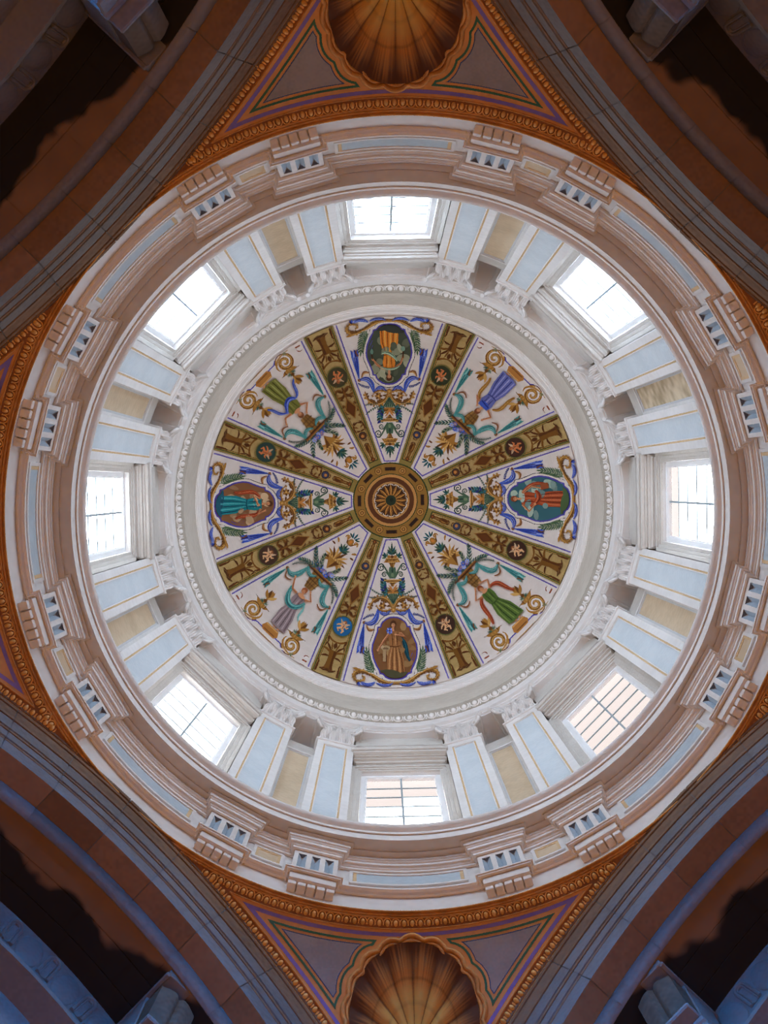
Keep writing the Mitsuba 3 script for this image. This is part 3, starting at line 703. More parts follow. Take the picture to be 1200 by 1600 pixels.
def blade(x, y, a, L, w, bend=0.0):
    """a leaf from (x, y); a in degrees, 0 = to +x, 90 = to +y"""
    a = math.radians(a); t = np.linspace(0, 1, 7)
    d = np.stack([np.cos(a + bend * t), np.sin(a + bend * t)], -1)
    pts = np.vstack([[0, 0], np.cumsum((d[1:] + d[:-1]) / 2 * L / 6, 0)]) + [x, y]
    return stroke(pts, w * np.sin(PI * np.clip(t * .93 + .07, 0, 1)) ** .8)
def ell(x, y, rx, ry, a=0, q=6):
    return aff.rotate(aff.scale(Point(x, y).buffer(1, q), rx, ry), a, origin=(x, y))
def spiral2(x, y, r, turns, a0, sgn=1, n=30):
    t = np.linspace(0, 1, n); a = math.radians(a0) + sgn * t * turns * 2 * PI; q = r * (1 - .9 * t)
    return np.stack([x + q * np.cos(a), y + q * np.sin(a)], -1)
def flip(L): return [(aff.scale(p, -1, 1, origin=(0, 0)), c) for p, c in L]
def both(L): return L + flip(L)
def poly(*p): return Polygon(p).buffer(0)
def sprig(pts, L, w, cols, n=8, ang=48, end=True):
    """a stem with leaves on both sides"""
    pts = np.asarray(pts, float); out = [(stroke(pts, .5), cols[0])]
    d = np.gradient(pts, axis=0); a = np.degrees(np.arctan2(d[:, 1], d[:, 0]))
    for i, t in enumerate(np.linspace(.06, .95, n)):
        k = t * (len(pts) - 1); j = int(k); q = pts[j] + (pts[min(j + 1, len(pts) - 1)] - pts[j]) * (k - j)
        for s in (-1, 1):
            out.append((blade(q[0], q[1], a[j] + s * ang, L * (1.05 - .45 * t), w, -s * .3), cols[(i + (s > 0)) % len(cols)]))
    if end: out.append((blade(*pts[-1], a[-1], L * .7, w), cols[0]))
    return out
def acanthus(pts, w, cols, n=7, L=6):
    """a fleshy scrolling leaf: body, dark and light edges, lobes along one side"""
    pts = np.asarray(pts, float); out = []
    d = np.gradient(pts, axis=0); a = np.degrees(np.arctan2(d[:, 1], d[:, 0]))
    for t in np.linspace(.15, .97, n):
        j = int(t * (len(pts) - 1))
        for s in (-1, 1): out.append((blade(*pts[j], a[j] + s * 42, L * (1.1 - .5 * t), L * .22, s * .9), cols[1] if s > 0 else cols[0]))
    out += [(stroke(pts, [w * .75, w, w * .9, w * .35]), cols[0]), (stroke(pts + [.0, w * .45], [w * .2, w * .35, w * .15]), cols[1]), (stroke(pts - [.0, w * .35], [w * .15, w * .25, w * .1]), cols[2])]
    return out
def swag(p0, pm, p1, w, cols):
    """hanging cloth between two points"""
    c = bez(p0, pm, p1, n=18); out = [(stroke(c, [w * .35, w, w * 1.05, w * .9, w * .3]), cols[0])]
    for k, cc in ((-.55, 2), (-.1, 1), (.3, 2), (.7, 1)):
        q = c + np.array([0, 1.0]) * w * k * np.sin(np.linspace(0.1, PI - .1, len(c)))[:, None]
        out.append((stroke(q, [.1, w * .13, w * .16, w * .1]), cols[cc]))
    return out
def tail(x0, y0, x1, y1, w, cols):
    """a hanging cloth end, folded, with a ruffled hem"""
    d = np.array([x1 - x0, y1 - y0]); L = np.hypot(*d); d = d / L; n = np.array([-d[1], d[0]]); o = np.array([x0, y0])
    P = lambda t, s: tuple(o + d * L * t + n * s)
    out = [(poly(P(0, -.8), P(.35, -w * .62), P(.74, -w), P(.76, w), P(.35, w * .62), P(0, .8)), cols[2])]
    for s, cc in ((-.75, 0), (-.3, 1), (.1, 0), (.45, 1), (.8, 0)):
        out.append((stroke([P(0.02, s * .6), P(.4, s * w * .6), P(.75, s * w)], [.3, w * .16, w * .12]), cols[cc]))
    for i, s in enumerate((-.8, -.3, .2, .7)):
        out.append((poly(P(.72, s * w - 1), P(.74, (s + .5) * w), P(.90 + .07 * (i % 2), (s + .35) * w + 1), P(.98 - .1 * (i % 2), (s - .1) * w)), cols[(0, 2, 1, 0)[i]]))
    out.append((stroke([P(.74, w * .9), P(.88, w * .5), P(.97, w * 1.1)], [1.2, 1.0, .4]), BROWN))
    return out
def bowl(y0, y1, w0, w1, cols):
    out = [(poly((-w0, y0), (w0, y0), (w1, y1), (-w1, y1)), cols[0])]
    for s in (-.7, -.25, .25, .7): out.append((stroke([(s * w0, y0), (s * w1, y1)], .5), cols[1] if s < .5 else cols[2]))
    out.append((stroke([(-w0 - 1, y0), (w0 + 1, y0)], .9), cols[2])); out.append((stroke([(-w0, y0 + 1.4), (w0, y0 + 1.4)], .6), cols[1]))
    return out

# ---- figures (head towards the crown)
def head(x, y, tilt=0, hair=HAIR):
    L = [(ell(x, y - .6, 4.7, 5.4, tilt), hair), (ell(x + .2, y + .7, 3.3, 4.4, tilt), SKIN), (ell(x + 1.6, y + 1.2, 1.5, 3.4, tilt), SKIN_D), (ell(x - .3, y + 1.0, 2.6, 3.8, tilt), SKIN)]
    for s in (-1.2, 1.0): L.append((ell(x + s, y + .2, .6, .32), BROWN_D))
    L += [(stroke([(x, y + .2), (x + .2, y + 2)], .22), SKIN_D), (ell(x, y + 3.2, .9, .35), C(150, 60, 48)), (stroke(bez((x - 4, y + .5), (x, y - 6.5), (x + 4, y + .5)), [.8, 1.7, .8]), hair)]
    return L
def arm(*p, w=(2.0, 1.7, 1.1)):
    p = np.array(p, float)
    return [(stroke(p, list(w)), SKIN), (stroke(p + [.5, .6], [x * .45 for x in w]), SKIN_D), (ell(*p[-1], 1.7, 1.5), SKIN)] + [(blade(p[-1][0], p[-1][1], a, 2.6, .45), SKIN) for a in (200, 235, 270, 305)]
def robe(x, y, h, w0, w1, cols, lean=0.0, n=6):
    """shoulders at y, hem at y + h"""
    out = [(poly((x - w0 * .8, y), (x + w0 * .8, y), (x + w0, y + h * .16), (x + w0 * .78, y + h * .34), (x + w1 * .9 + lean * .5, y + h * .62), (x + w1 + lean, y + h), (x - w1 * .4 + lean, y + h * 1.02), (x - w1 + lean, y + h * .98), (x - w1 * .95 + lean * .5, y + h * .6), (x - w0 * .8, y + h * .34), (x - w0, y + h * .16)), cols[0])]
    for i in range(n):
        s = -0.85 + 1.7 * i / (n - 1)
        out.append((stroke([(x + s * w0 * .6, y + h * .36), (x + s * w1 * .8 + lean * .5, y + h * .65), (x + s * w1 * .93 + lean, y + h * .97)], [.25, .8, .9]), cols[1 if i % 2 else 2]))
    for s, cc in ((-.5, 1), (.1, 2), (.5, 1)): out.append((stroke(bez((x + s * w0, y + 1), (x + s * w0 * .6, y + h * .2), (x + s * w0 * .8, y + h * .33)), [.3, .8, .3]), cols[cc]))
    out.append((stroke([(x - w0 * .8, y + h * .345), (x, y + h * .365), (x + w0 * .8, y + h * .34)], .7), cols[1]))
    return out
def feet(x, y): return [(ell(x - 4, y, 2.6, 1.5, 20), SKIN), (ell(x + 4, y + .6, 2.6, 1.5, -20), SKIN)]
def scarf(pts, w, cols): 
    p = np.array(pts, float); q = bez(*p, n=18) if len(p) in (3, 4) else p
    return [(stroke(q, [w * .5, w, w * .9, w * .5]), cols[0]), (stroke(q + [0, w * .4], [.2, w * .25, .2]), cols[1]), (stroke(q - [0, w * .35], [.2, w * .2, .2]), cols[2])]
BR3, TE3, OR3, RD3 = (C(150, 100, 58), C(92, 52, 24), C(188, 142, 92)), (C(28, 120, 128), C(12, 66, 80), C(80, 170, 172)), (C(205, 124, 44), C(130, 66, 18), C(232, 166, 84)), (C(158, 72, 40), C(98, 36, 18), C(190, 108, 70))
GY3, GN3, OL3, VB3 = (C(138, 120, 122), C(92, 76, 80), C(172, 156, 158)), (C(78, 102, 44), C(40, 62, 24), C(116, 138, 66)), (C(110, 112, 48), C(66, 66, 24), C(146, 148, 82)), (C(98, 104, 166), C(50, 56, 124), C(150, 150, 196))
TQ3, BL3, RU3 = (TEAL, TEAL_D, TEAL_L), (BLUE, BLUE_D, BLUE_L), (C(150, 62, 34), C(92, 32, 14), C(190, 104, 66))
def fig_a(k):
    if k == 2:      # brown robe, flowers and a lamb
        return feet(1, 273) + scarf([(9, 214), (22, 225), (15, 240), (24, 251)], 3.6, (C(20, 62, 72), C(10, 36, 46), C(30, 96, 110))) + robe(1, 205, 67, 10, 14, BR3) + [(ell(-14, 231, 7, 4), C(168, 142, 104)), (ell(-20, 229, 3.2, 2.6), C(178, 152, 116)), (ell(-14, 232, 4.6, 2), C(120, 92, 62)), (stroke([(-16, 233), (-17, 252)], 2.4), C(168, 140, 104))] + arm((-7, 208), (-17, 220), (-27, 235)) + arm((9, 208), (19, 214), (2, 211)) + [(ell(-7 + 3.4 * math.cos(a), 205 + 3.4 * math.sin(a), 2.2, 1.3, math.degrees(a)), (BLUE, BLUE_L)[i % 2]) for i, a in enumerate(np.linspace(0, 5.6, 8))] + [(stroke([(-2, 200), (-1, 206)], 1.8), SKIN)] + head(-1, 195)
    if k == 4:      # turquoise robe and red scarf
        return feet(1, 275) + scarf([(-10, 206), (-28, 218), (-14, 238), (-20, 247)], 3.4, RU3) + scarf([(11, 208), (24, 214), (14, 236), (22, 246)], 3.4, RU3) + robe(0, 204, 68, 10, 15, TE3) + arm((-8, 206), (-13, 217), (2, 209)) + arm((8, 206), (17, 212), (11, 200)) + [(stroke([(0, 199), (0, 205)], 1.8), SKIN)] + head(0, 193, 8)
    if k == 6:      # orange robe, pale sash, a torch in each hand
        return feet(0, 275) + robe(0, 206, 68, 10, 15, OR3) + scarf([(-13, 220), (0, 238), (12, 232)], 2.8, (C(140, 160, 132), C(80, 104, 86), C(184, 198, 170))) + arm((-8, 208), (-18, 216), (-22, 226)) + arm((8, 208), (18, 214), (26, 224)) + [(stroke([(-22, 225), (-22, 236)], .9), BROWN_D), (ell(-22, 240, 3.4, 4.2), C(112, 140, 120)), (stroke([(26, 224), (27, 232)], .8), BROWN_D), (blade(27, 232, 90, 9, 2.6), C(96, 128, 108)), (stroke([(0, 200), (0, 206)], 1.8), SKIN)] + scarf([(-17, 213), (-4, 203), (14, 212)], 1.8, (C(140, 160, 132), C(80, 104, 86), C(184, 198, 170))) + head(0, 195)
    return feet(0, 275) + robe(0, 204, 69, 11, 13, RD3) + scarf([(-12, 218), (0, 240), (13, 226)], 4.4, RU3) + scarf([(10, 206), (30, 222), (22, 246)], 3.0, RU3) + arm((-9, 206), (-20, 216), (-8, 226)) + arm((9, 206), (20, 220), (17, 236)) + [(poly((14, 236), (24, 234), (26, 246), (17, 248)), C(140, 74, 44)), (stroke([(0, 199), (0, 205)], 1.8), SKIN)] + head(0, 194, 0, C(128, 68, 40))
BGA = {2: (C(120, 80, 46), C(168, 134, 88), C(74, 72, 48)), 4: (C(126, 86, 56), C(206, 178, 140), C(30, 84, 104)), 6: (C(66, 74, 58), C(164, 166, 136), C(52, 56, 50)), 0: (C(52, 96, 104), C(176, 196, 178), C(70, 92, 56))}
def fig_b(k):
    basket = bowl(163, 191, 12, 7, (C(132, 96, 46), C(78, 48, 20), C(174, 134, 76))) + [(stroke([(-10, y), (10, y)], .5), BROWN_D) for y in (170, 177, 184)]
    ped = [(poly((-15, 279), (-11, 271), (13, 271), (17, 279), (12, 284), (-11, 284)), C(168, 112, 52)), (stroke([(-11, 272.5), (13, 272.5)], .8), C(206, 160, 96)), (stroke([(-10, 281), (12, 281)], .8), BROWN)]
    if k == 3:
        f = robe(2, 207, 62, 11, 15, GY3, 4) + scarf([(-20, 204), (-18, 238), (10, 236), (13, 212)], 4.4, TQ3) + scarf([(14, 214), (22, 226), (14, 232), (24, 240)], 1.8, (TEAL_L, TEAL, TEAL_L)) + arm((-8, 209), (-18, 208), (-27, 192)) + arm((9, 209), (18, 204), (8, 194)) + [(ell(1, 208, 7, 3.4), SKIN), (stroke([(0, 202), (1, 208)], 1.9), SKIN)] + head(-1, 199, 14, C(150, 84, 46))
    elif k == 1:
        f = scarf([(-10, 208), (-26, 216), (-18, 236), (-28, 250)], 3.6, RU3) + scarf([(10, 206), (30, 204), (24, 224), (34, 236)], 3.6, RU3) + robe(0, 206, 63, 10, 16, GN3, 5) + arm((-9, 209), (-21, 206), (-8, 193)) + arm((9, 208), (16, 196), (3, 191)) + [(ell(0, 206, 5, 3), SKIN), (stroke([(0, 201), (0, 207)], 1.9), SKIN)] + head(-2, 199, -10, C(132, 70, 36))
    elif k == 5:
        f = robe(0, 207, 62, 12, 15, OL3, 2) + scarf([(-12, 222), (0, 238), (14, 214)], 3.8, BL3) + scarf([(-13, 222), (-26, 226), (-20, 240), (-32, 246)], 2.4, BL3) + scarf([(14, 216), (28, 222), (22, 234), (32, 242)], 2.4, BL3) + arm((-10, 210), (-20, 204), (-8, 194)) + arm((10, 210), (22, 212), (28, 204)) + [(ell(0, 207, 6, 3), SKIN), (stroke([(0, 202), (0, 208)], 1.9), SKIN)] + head(1, 199, 0, C(122, 72, 40))
    else:
        f = scarf([(-14, 214), (-30, 222), (-18, 240), (-26, 252)], 3.0, (GOLD, GOLD_D, GOLD_L)) + scarf([(12, 212), (26, 220), (16, 236), (24, 248)], 3.0, (GOLD, GOLD_D, GOLD_L)) + robe(0, 206, 64, 11, 15, VB3, 3) + [(ell(0, 211, 9, 5), BLUE), (stroke([(-8, 212), (8, 214)], .9), BLUE_D)] + arm((-10, 209), (-21, 204), (-14, 192)) + arm((10, 210), (20, 216), (8, 204)) + [(stroke([(0, 202), (0, 207)], 1.9), SKIN)] + head(1, 198, 6, C(110, 62, 34))
    return ped, feet(5, 270) + basket + f
# ---- medallion outline
_h = [(0, 181), (6, 181.6), (12, 184), (18, 188.5), (21, 193), (21.5, 196), (26, 196.4), (27, 203), (31, 213), (35.3, 223), (36.6, 232), (35, 245), (30.5, 257), (26.5, 264), (25.4, 269.5), (20.5, 270.4), (17, 275), (9, 279), (0, 280.2)]
MED = Polygon(_h + [(-x, y) for x, y in _h[::-1]]).buffer(0)
GCOL, LCOL = (GOLD, GOLD_D, GOLD_L), (GREEN, GREEN_D, GREEN_L)
def hw(y): return 10.5 + (y - 66) * .0635
CT, SN = math.cos(PI / 8), math.sin(PI / 8)
def panel_edge(d, y0):
    """the panel between two ribs, its sides d outside the ribs' edges, from y0 to the springing"""
    pts = []
    for t in np.linspace(0, 1, 40):                     # right side, along the rib's edge
        y = 58 + t * 245; w = hw(y) + d
        pts.append((y * SN - w * CT, y * CT + w * SN))
    P = Polygon(pts + [(-x, y) for x, y in pts[::-1]]).buffer(0)
    return P.intersection(sbox(-200, y0, 200, 400)).intersection(disc(291.5)).buffer(0)
A_TOP = both([(stroke(spiral2(17.5, 105, 6, 1.6, 250, 1), [.9, .5]), GREEN_D), (stroke(bez((3, 121), (9, 108), (15.5, 99.4)), [1.6, 1.3, .9]), GREEN_D), (stroke(bez((3.4, 119), (8, 109), (13, 101.5)), [.7, .4]), GREEN_L),
              (stroke(spiral2(12.6, 116, 4.2, 1.5, 240, 1), [.8, .4]), GREEN_D), (stroke(bez((3, 122), (7, 115), (10.6, 112.2)), [1.2, .8]), GREEN), (blade(9, 88, -25, 8, 1.5), GREEN_D), (blade(9, 88, -60, 8, 1.4), TEAL_D), (blade(9, 89, 12, 7, 1.3), GREEN), (blade(8, 88, -95, 6, 1.2), GREEN)]) + \
    [(poly((-5, 105), (5, 105), (6, 116), (4, 122), (-4, 122), (-6, 116)), GREEN), (stroke([(0, 104), (0, 122)], .8), GREEN_D), (ell(0, 117, 2.4, 3.4), GREEN_L), (ell(0, 110, 1.6, 2.4), GREEN_D)] + \
    [(blade(0, 85, a, l, 1.5), (GREEN_D, GREEN, TEAL_D)[i % 3]) for i, (a, l) in enumerate(((-90, 19), (-112, 14), (-68, 14), (-132, 11), (-48, 11), (-150, 9), (-30, 9)))]
A_BOWL = bowl(91, 97, 9, 13, GCOL) + bowl(97, 106, 5, 2, GCOL) + [(ell(x, 88.5, 2.6, 2.4), c) for x, c in ((-5, GOLD), (0, GOLD_D), (5, GOLD))] + bowl(125, 128.5, 12.5, 9, (C(150, 100, 50), GOLD_D, GOLD_L)) + bowl(128.5, 135, 5, 1.5, GCOL) + \
    both([(blade(0, 146, a, l, 1.6, .5), c) for a, l, c in ((-62, 13, GOLD), (-40, 11, GOLD_D), (-20, 10, GOLD), (-78, 15, C(180, 120, 60)))])
A_LAUREL = [(stroke(bez((9, 147), (17, 138), (14.5, 121)), .5), TEAL_D)] + [(blade(*bez((9, 147), (17, 138), (14.5, 121), n=8)[i], a + s, 8.5 - .4 * i, 1.7), (TEAL_D, C(40, 104, 112), GREEN_D, BLUE_D)[(i + (s > 0)) % 4]) for i, a in enumerate((-52, -58, -66, -76, -86, -94, -100)) for s in (-48, 46)]
A_SIDE = sprig(bez((9, 149), (24, 147), (35, 137)), 3.6, .6, (GREEN_D, GREEN), 8, 55) + sprig(bez((12, 150), (24, 153), (37, 151)), 3, .55, (GREEN_D, C(70, 80, 92)), 9, 70)
A_FAN = [(poly((-10, 148), (-5, 146.5), (0, 146), (5, 146.5), (10, 148), (1.5, 162), (-1.5, 162)), GREEN_L)] + [(stroke([(0, 162), (x, 147)], [.3, .9]), GREEN_D) for x in (-9, -5.5, -2, 2, 5.5, 9)]
A_SCROLL = acanthus(bez((1, 171), (6, 146), (34, 146), (38, 171)), 2.6, GCOL, 9, 8) + acanthus(bez((3, 170), (8, 174), (24, 176), (27, 163)), 1.3, GCOL, 5, 4) + [(ell(17 + 3.4 * math.cos(a), 165 + 3.4 * math.sin(a), 2.6, 1.7, math.degrees(a)), (GOLD, GOLD_D)[i % 2]) for i, a in enumerate(np.linspace(0, 5.3, 6))] + [(ell(17, 165, 1.8, 1.8), GOLD_L), (ell(0, 172.5, 3.4, 3.8), GOLD), (ell(0, 172, 1.6, 1.9), GOLD_L)]
A_SWAG = swag((24, 170), (28, 198), (46, 190), 3.9, BL3) + swag((23, 171), (14, 184), (5, 172), 2.6, BL3)
A_BACK = [(stroke(bez((43, 194), (42, 207), (31, 201)), [.6, 1.5, .8]), C(134, 88, 52)), (stroke(bez((42, 194), (40, 203), (32, 200)), [.3, .8, .3]), GOLD_L), (ell(46.5, 190, 2.7, 2.6), BROWN), (ell(46, 189.4, 1.2, 1.1), GOLD)]
A_VINE = sprig(bez((30, 178), (40, 178), (47, 184)), 3.2, .8, (BLUE_D, C(80, 88, 120)), 7, 60)
A_PALM = sprig(bez((34, 268), (43, 256), (44, 236)), 12.5, 1.15, (C(60, 90, 56), C(96, 112, 78), C(48, 76, 58)), 9, 46)
A_BORDER = acanthus(bez((0, 284.5), (26, 287), (30, 272), (46, 268.5), n=20), 2.7, GCOL, 10, 5) + acanthus(bez((44, 269.5), (60, 259), (76, 272), (60, 282), n=18), 2.5, GCOL, 8, 5.5) + acanthus(bez((60, 281), (50, 283), (46, 275), (54, 274)), 1.5, GCOL, 4, 3.4) + [(blade(56, 266, -30, 13, 2, .3), GOLD)]
A_HEM = swag((3, 284), (18, 292), (31, 284), 1.9, BL3) + swag((33, 283), (46, 291), (58, 281), 2.3, BL3) + [(blade(58, 281, a, 8, 1.2, .4), c) for a, c in ((70, BLUE), (40, BLUE_D), (110, BLUE_L))]
B_CREST = both([(stroke(spiral2(8, 88, 4, 1.2, 30, -1), [1.0, .5]), GOLD), (blade(0, 96, -20, 9, 2, -.8), GOLD_D), (blade(6, 92, -70, 9, 1.6, .6), GOLD), (blade(14, 104, -60, 9, 1.6, .8), GOLD), (blade(16, 110, -30, 7, 1.4, .8), GOLD_D), (blade(2, 84, -60, 9, 1.3), C(40, 90, 110)), (blade(3, 84, -25, 8, 1.2), GREEN_D), (blade(0, 84, -92, 10, 1.3), TEAL_D)]) + [(ell(0, 91, 4.4, 5.6), GOLD), (ell(0, 91, 2, 3), C(190, 120, 50))] + [(blade(0, 112, a, l, 1.7), (GREEN_D, GREEN, TEAL_D)[i % 3]) for i, (a, l) in enumerate(((-90, 15), (-110, 14), (-70, 14), (-135, 13), (-45, 13), (-158, 10), (-22, 10)))]
B_FAN = [(blade(0, 131, -90 + a, 25 - abs(a) * .06, 2.0, a * .012), (GOLD, GOLD_D, GOLD_L)[i % 3]) for i, a in enumerate(range(-90, 91, 15))] + [(poly((-13, 127), (13, 127), (5, 139), (0, 147), (-5, 139)), GOLD), (poly((3, 128), (12, 128), (4, 139), (0, 146)), GOLD_D), (stroke([(-15, 127.5), (15, 127.5)], 1.7), GOLD_L)] + [(stroke([(x, 126), (x + 1.6, 129)], .5), GOLD_D) for x in range(-13, 14, 4)]
B_FERN = both(sprig(bez((10, 158), (24, 148), (32, 138)), 9, 1.1, (GREEN_D, TEAL_D, GREEN), 6, 38) + sprig(bez((12, 160), (30, 158), (40, 166)), 8, 1.0, (GREEN, TEAL_D, GREEN_D), 7, 40) + sprig(bez((6, 156), (14, 145), (16, 137)), 8, 1.0, (GREEN_D, GREEN_L), 5, 36) + sprig(bez((22, 162), (38, 168), (44, 182)), 4, .5, (C(74, 84, 76), GREEN_D), 10, 60))
def b_flowers(rng):
    L = [(ell(0, 156, 17, 5), C(70, 84, 80))]
    for i in range(9):
        x, y = -15 + 30 * i / 8 + rng.uniform(-1, 1), 155 + rng.uniform(-4, 3)
        L += [(ell(x + 2.2 * math.cos(a), y + 2.2 * math.sin(a), 1.9, 1.2, math.degrees(a)), (BLUE, C(120, 100, 150), BLUE_L)[i % 3]) for a in np.linspace(0, 5.2, 6)] + [(ell(x, y, 1.1, 1.1), C(190, 160, 110))]
    return L
B_TRAY = [(stroke([(-24, 162.5), (24, 162.5)], 2.0), BROWN), (stroke([(-24, 161.2), (24, 161.2)], .6), GOLD), (stroke([(-23, 164.4), (23, 164.4)], .7), BROWN_D)]
B_SWAG = swag((22, 165), (26, 202), (45, 190), 3.9, TQ3) + swag((22, 165), (14, 180), (3, 168), 2.8, TQ3)
B_BACK = [(stroke(bez((43, 193), (40, 208), (28, 199)), [.6, 1.5, .8]), C(128, 82, 52)), (ell(45.5, 190, 2.7, 2.6), BROWN), (ell(45, 189.4, 1.2, 1.1), GOLD)]
B_SPIRAL = [(stroke(spiral2(41, 272, 15.5, 1.9, 150, -1, 46), [1.2, 3.0, 2.4, 1.2]), GOLD), (stroke(spiral2(41, 272, 16.5, 1.9, 150, -1, 46), [.5, 1.0, .6, .3]), GOLD_D), (stroke(spiral2(41.4, 272, 14.6, 1.9, 150, -1, 46), [.3, .6, .5, .3]), GOLD_L), (stroke(bez((27, 266), (20, 276), (34, 288), (58, 283)), [.5, 1.6, 1.2, .4]), GOLD)] + [(blade(30, 262, -110, 8, 1.1, .5), GOLD_D), (blade(46, 281, 40, 8, .7), GREEN), (blade(50, 279, 70, 7, .7), GREEN_L)]
B_CUP = [(poly((22, 257), (50, 253), (45, 259), (36, 262), (28, 261)), GOLD), (stroke([(20, 258), (53, 252)], [.3, 1, .3]), GOLD_D)] + [(stroke([(x, 260), (x + 1, 256)], .4), GOLD_L) for x in (30, 35, 40)] + [(blade(36, 255, a, 9, .8), (GREEN_D, GREEN, GREEN_L)[i % 3]) for i, a in enumerate((-150, -128, -60, -35, -20, -165))] + \
        [(stroke([(36, 255), (35, 244)], 1.5), GOLD), (ell(36, 250, 3, 2.6), GOLD_D)] + [(blade(35, 245, a, 15, 2.4, b), c) for a, b, c in ((-90, 0, GOLD), (-116, .5, GOLD), (-64, -.5, GOLD_D), (-150, .5, GOLD_L), (-30, -.5, GOLD))]
B_HOOK = [(poly((68, 274), (76, 272), (77, 281), (69, 283)), C(134, 70, 40)), (stroke(bez((68, 274), (66, 266), (74, 266)), [.9, .8, .3]), C(120, 60, 32))]
def ledge_b():
    P = [(-40, 287.5), (-32, 286.5), (-26, 281.5), (26, 281.5), (32, 286.5), (40, 287.5)]
    g = poly((-30, 289), (-25, 283.5), (25, 283.5), (30, 289), (20, 290.2), (0, 291), (-20, 290.2))
    return [(g, C(170, 122, 62)), (stroke([(-24, 286), (24, 286)], .6), GOLD_D), (stroke(P, .9), VIO)]
# ---- ribs
RB3, RBD = C(112, 72, 24), C(82, 44, 14)
def rib_edge(d, y0, y1):
    return Polygon([(-hw(y0) + d, y0), (hw(y0) - d, y0), (hw(y1) - d, y1), (-hw(y1) + d, y1)])
R_ORN = [(ell(2.4 * math.cos(a), 70 + 2.4 * math.sin(a), 1.7, 1.2, math.degrees(a)), RBD) for a in np.linspace(0, 5.2, 6)] + [(ell(0, 70, 1.4, 1.4), C(150, 84, 34)), (ell(0, 89, 4.4, 7), RB3), (ell(1, 90, 2, 5), RBD), (ell(-1.6, 88, 1, 4), C(150, 106, 50))] + \
    both([(blade(0, 86, -70, 14, 1.1, -.5), RB3), (blade(0, 98, -20, 6, .9, -.9), RBD), (blade(0, 102, 20, 6, .9, .9), RBD), (blade(0, 118, 40, 8, 1.2, -1.2), RBD), (blade(2, 124, 60, 9, 1.3, -1.4), RB3), (blade(0, 134, -40, 8, 1.2, 1.2), RBD), (stroke(bez((8, 120), (10, 128), (4, 136)), [1.4, .9, .5]), RBD), (blade(7, 142, 60, 6, .9, -1), RB3), (blade(9, 152, 80, 7, .9, -1), RB3), (blade(9, 168, -60, 7, .9, -1), RB3),
          (blade(0, 180, -20, 15, 2.0, .9), RB3), (blade(0, 184, -55, 15, 1.9, .6), RBD), (blade(0, 186, 10, 13, 1.9, 1.0), RBD), (stroke(bez((3, 190), (12, 196), (14, 186)), [.8, 1.1, .4]), RB3)]) + [(blade(0, 176, 90, 20, 2.2), RBD), (blade(0, 190, -90, 17, 1.6), RB3)] + \
    both([(blade(s_ * .1 + hw(y) - 9.5, y, a, l, .75, b), (RB3, RBD)[i % 2]) for i, (y, a, l, b, s_) in enumerate(((76, -120, 4, -1, 0), (82, 60, 5, 1, 0), (122, -80, 5, 1.4, 0), (130, 100, 6, -1.4, 0), (146, -70, 6, 1.2, 4), (150, 70, 6, -1.2, 4), (162, 110, 7, -1.3, 6), (166, -50, 6, 1.3, 6), (174, 70, 7, 1.2, 6), (178, -100, 6, -1.2, 6), (184, 60, 7, -1.2, 8), (192, -60, 6, 1.3, 8), (198, 120, 5, 1, 8)))])
R_DIAM = [(poly((0, 140), (9.5, 158), (0, 177), (-9.5, 158)), C(140, 98, 42)), (poly((0, 143), (7.6, 158), (0, 173), (-7.6, 158)), RBD), (poly((0, 145), (5.8, 158), (0, 168), (-5.8, 158)), C(92, 48, 16))]
R_URN = [(stroke(bez((-15, 232), (-6, 240), (6, 240), (15, 232)), [1.8, 1.0, 1.8]), RB3)] + both([(stroke([(15, 232), (13, 240), (16, 248)], [1.6, 1.0, .6]), RBD), (blade(4, 256, -40, 17, 1.7, .8), RB3), (blade(4, 254, -62, 17, 1.6, .5), RBD), (blade(3, 252, -80, 14, 1.3, .2), RB3), (blade(5, 262, -12, 13, 1.4, .9), RBD), (stroke([(17.5, 278), (18.5, 289)], 1.6), RBD), (stroke(bez((18, 279), (15, 272), (20, 271)), [1.1, .9, .5]), RBD)]) + \
    [(poly((-7, 252), (7, 252), (5, 266), (6, 276), (8, 282), (-8, 282), (-6, 276), (-5, 266)), RB3), (poly((1, 253), (6, 253), (4, 266), (5, 276), (7, 281), (2, 281)), RBD)] + [(stroke([(-13 + i * 3, 284 + (i % 3)), (-5 + i * 3, 281 + 2 * (i % 2))], .6), RBD) for i in range(7)] + [(blade(0, 240, 90, 9, 3), RBD)]
def putto(rng, warm):
    k = C(205, 160, 118) if warm else C(190, 112, 66)
    d = C(130, 80, 50)
    a = rng.uniform(-.6, .6); ca, sa = math.cos(a), math.sin(a)
    P = lambda x, y: (x * ca - y * sa, 212 + x * sa + y * ca)
    L = [(stroke([P(2, -3), P(8, -9)], [2.6, 3.2, .6]), C(190, 160, 130)), (stroke([P(-2, -3), P(-9, -8)], [2.4, 2.8, .6]), C(176, 146, 116)), (stroke([P(0, -3), P(1, 4)], [3.2, 3.6, 3.0]), k), (stroke([P(1, 4), P(5, 6), P(4, 11)], [2.2, 1.9, 1.1]), k), (stroke([P(-1, 4), P(-5, 7), P(-1, 10)], [2.2, 1.9, 1.0]), k), (stroke([P(2, -2), P(7, 0), P(9, -3)], [1.5, 1.3, .9]), k), (stroke([P(-2, -2), P(-7, 1), P(-9, 4)], [1.5, 1.3, .9]), k),
         (stroke([P(1, -2), P(2, 4)], [.9, 1.2, .5]), d), (ell(*P(0, -6.5), 3.0, 3.0), k), (stroke(bez(P(-3, -6.5), P(0, -11), P(3, -6.5)), [.6, 1.1, .6]), C(140, 84, 44)), (ell(*P(.9, -6.2), 1.0, 1.7), d)]
    return L
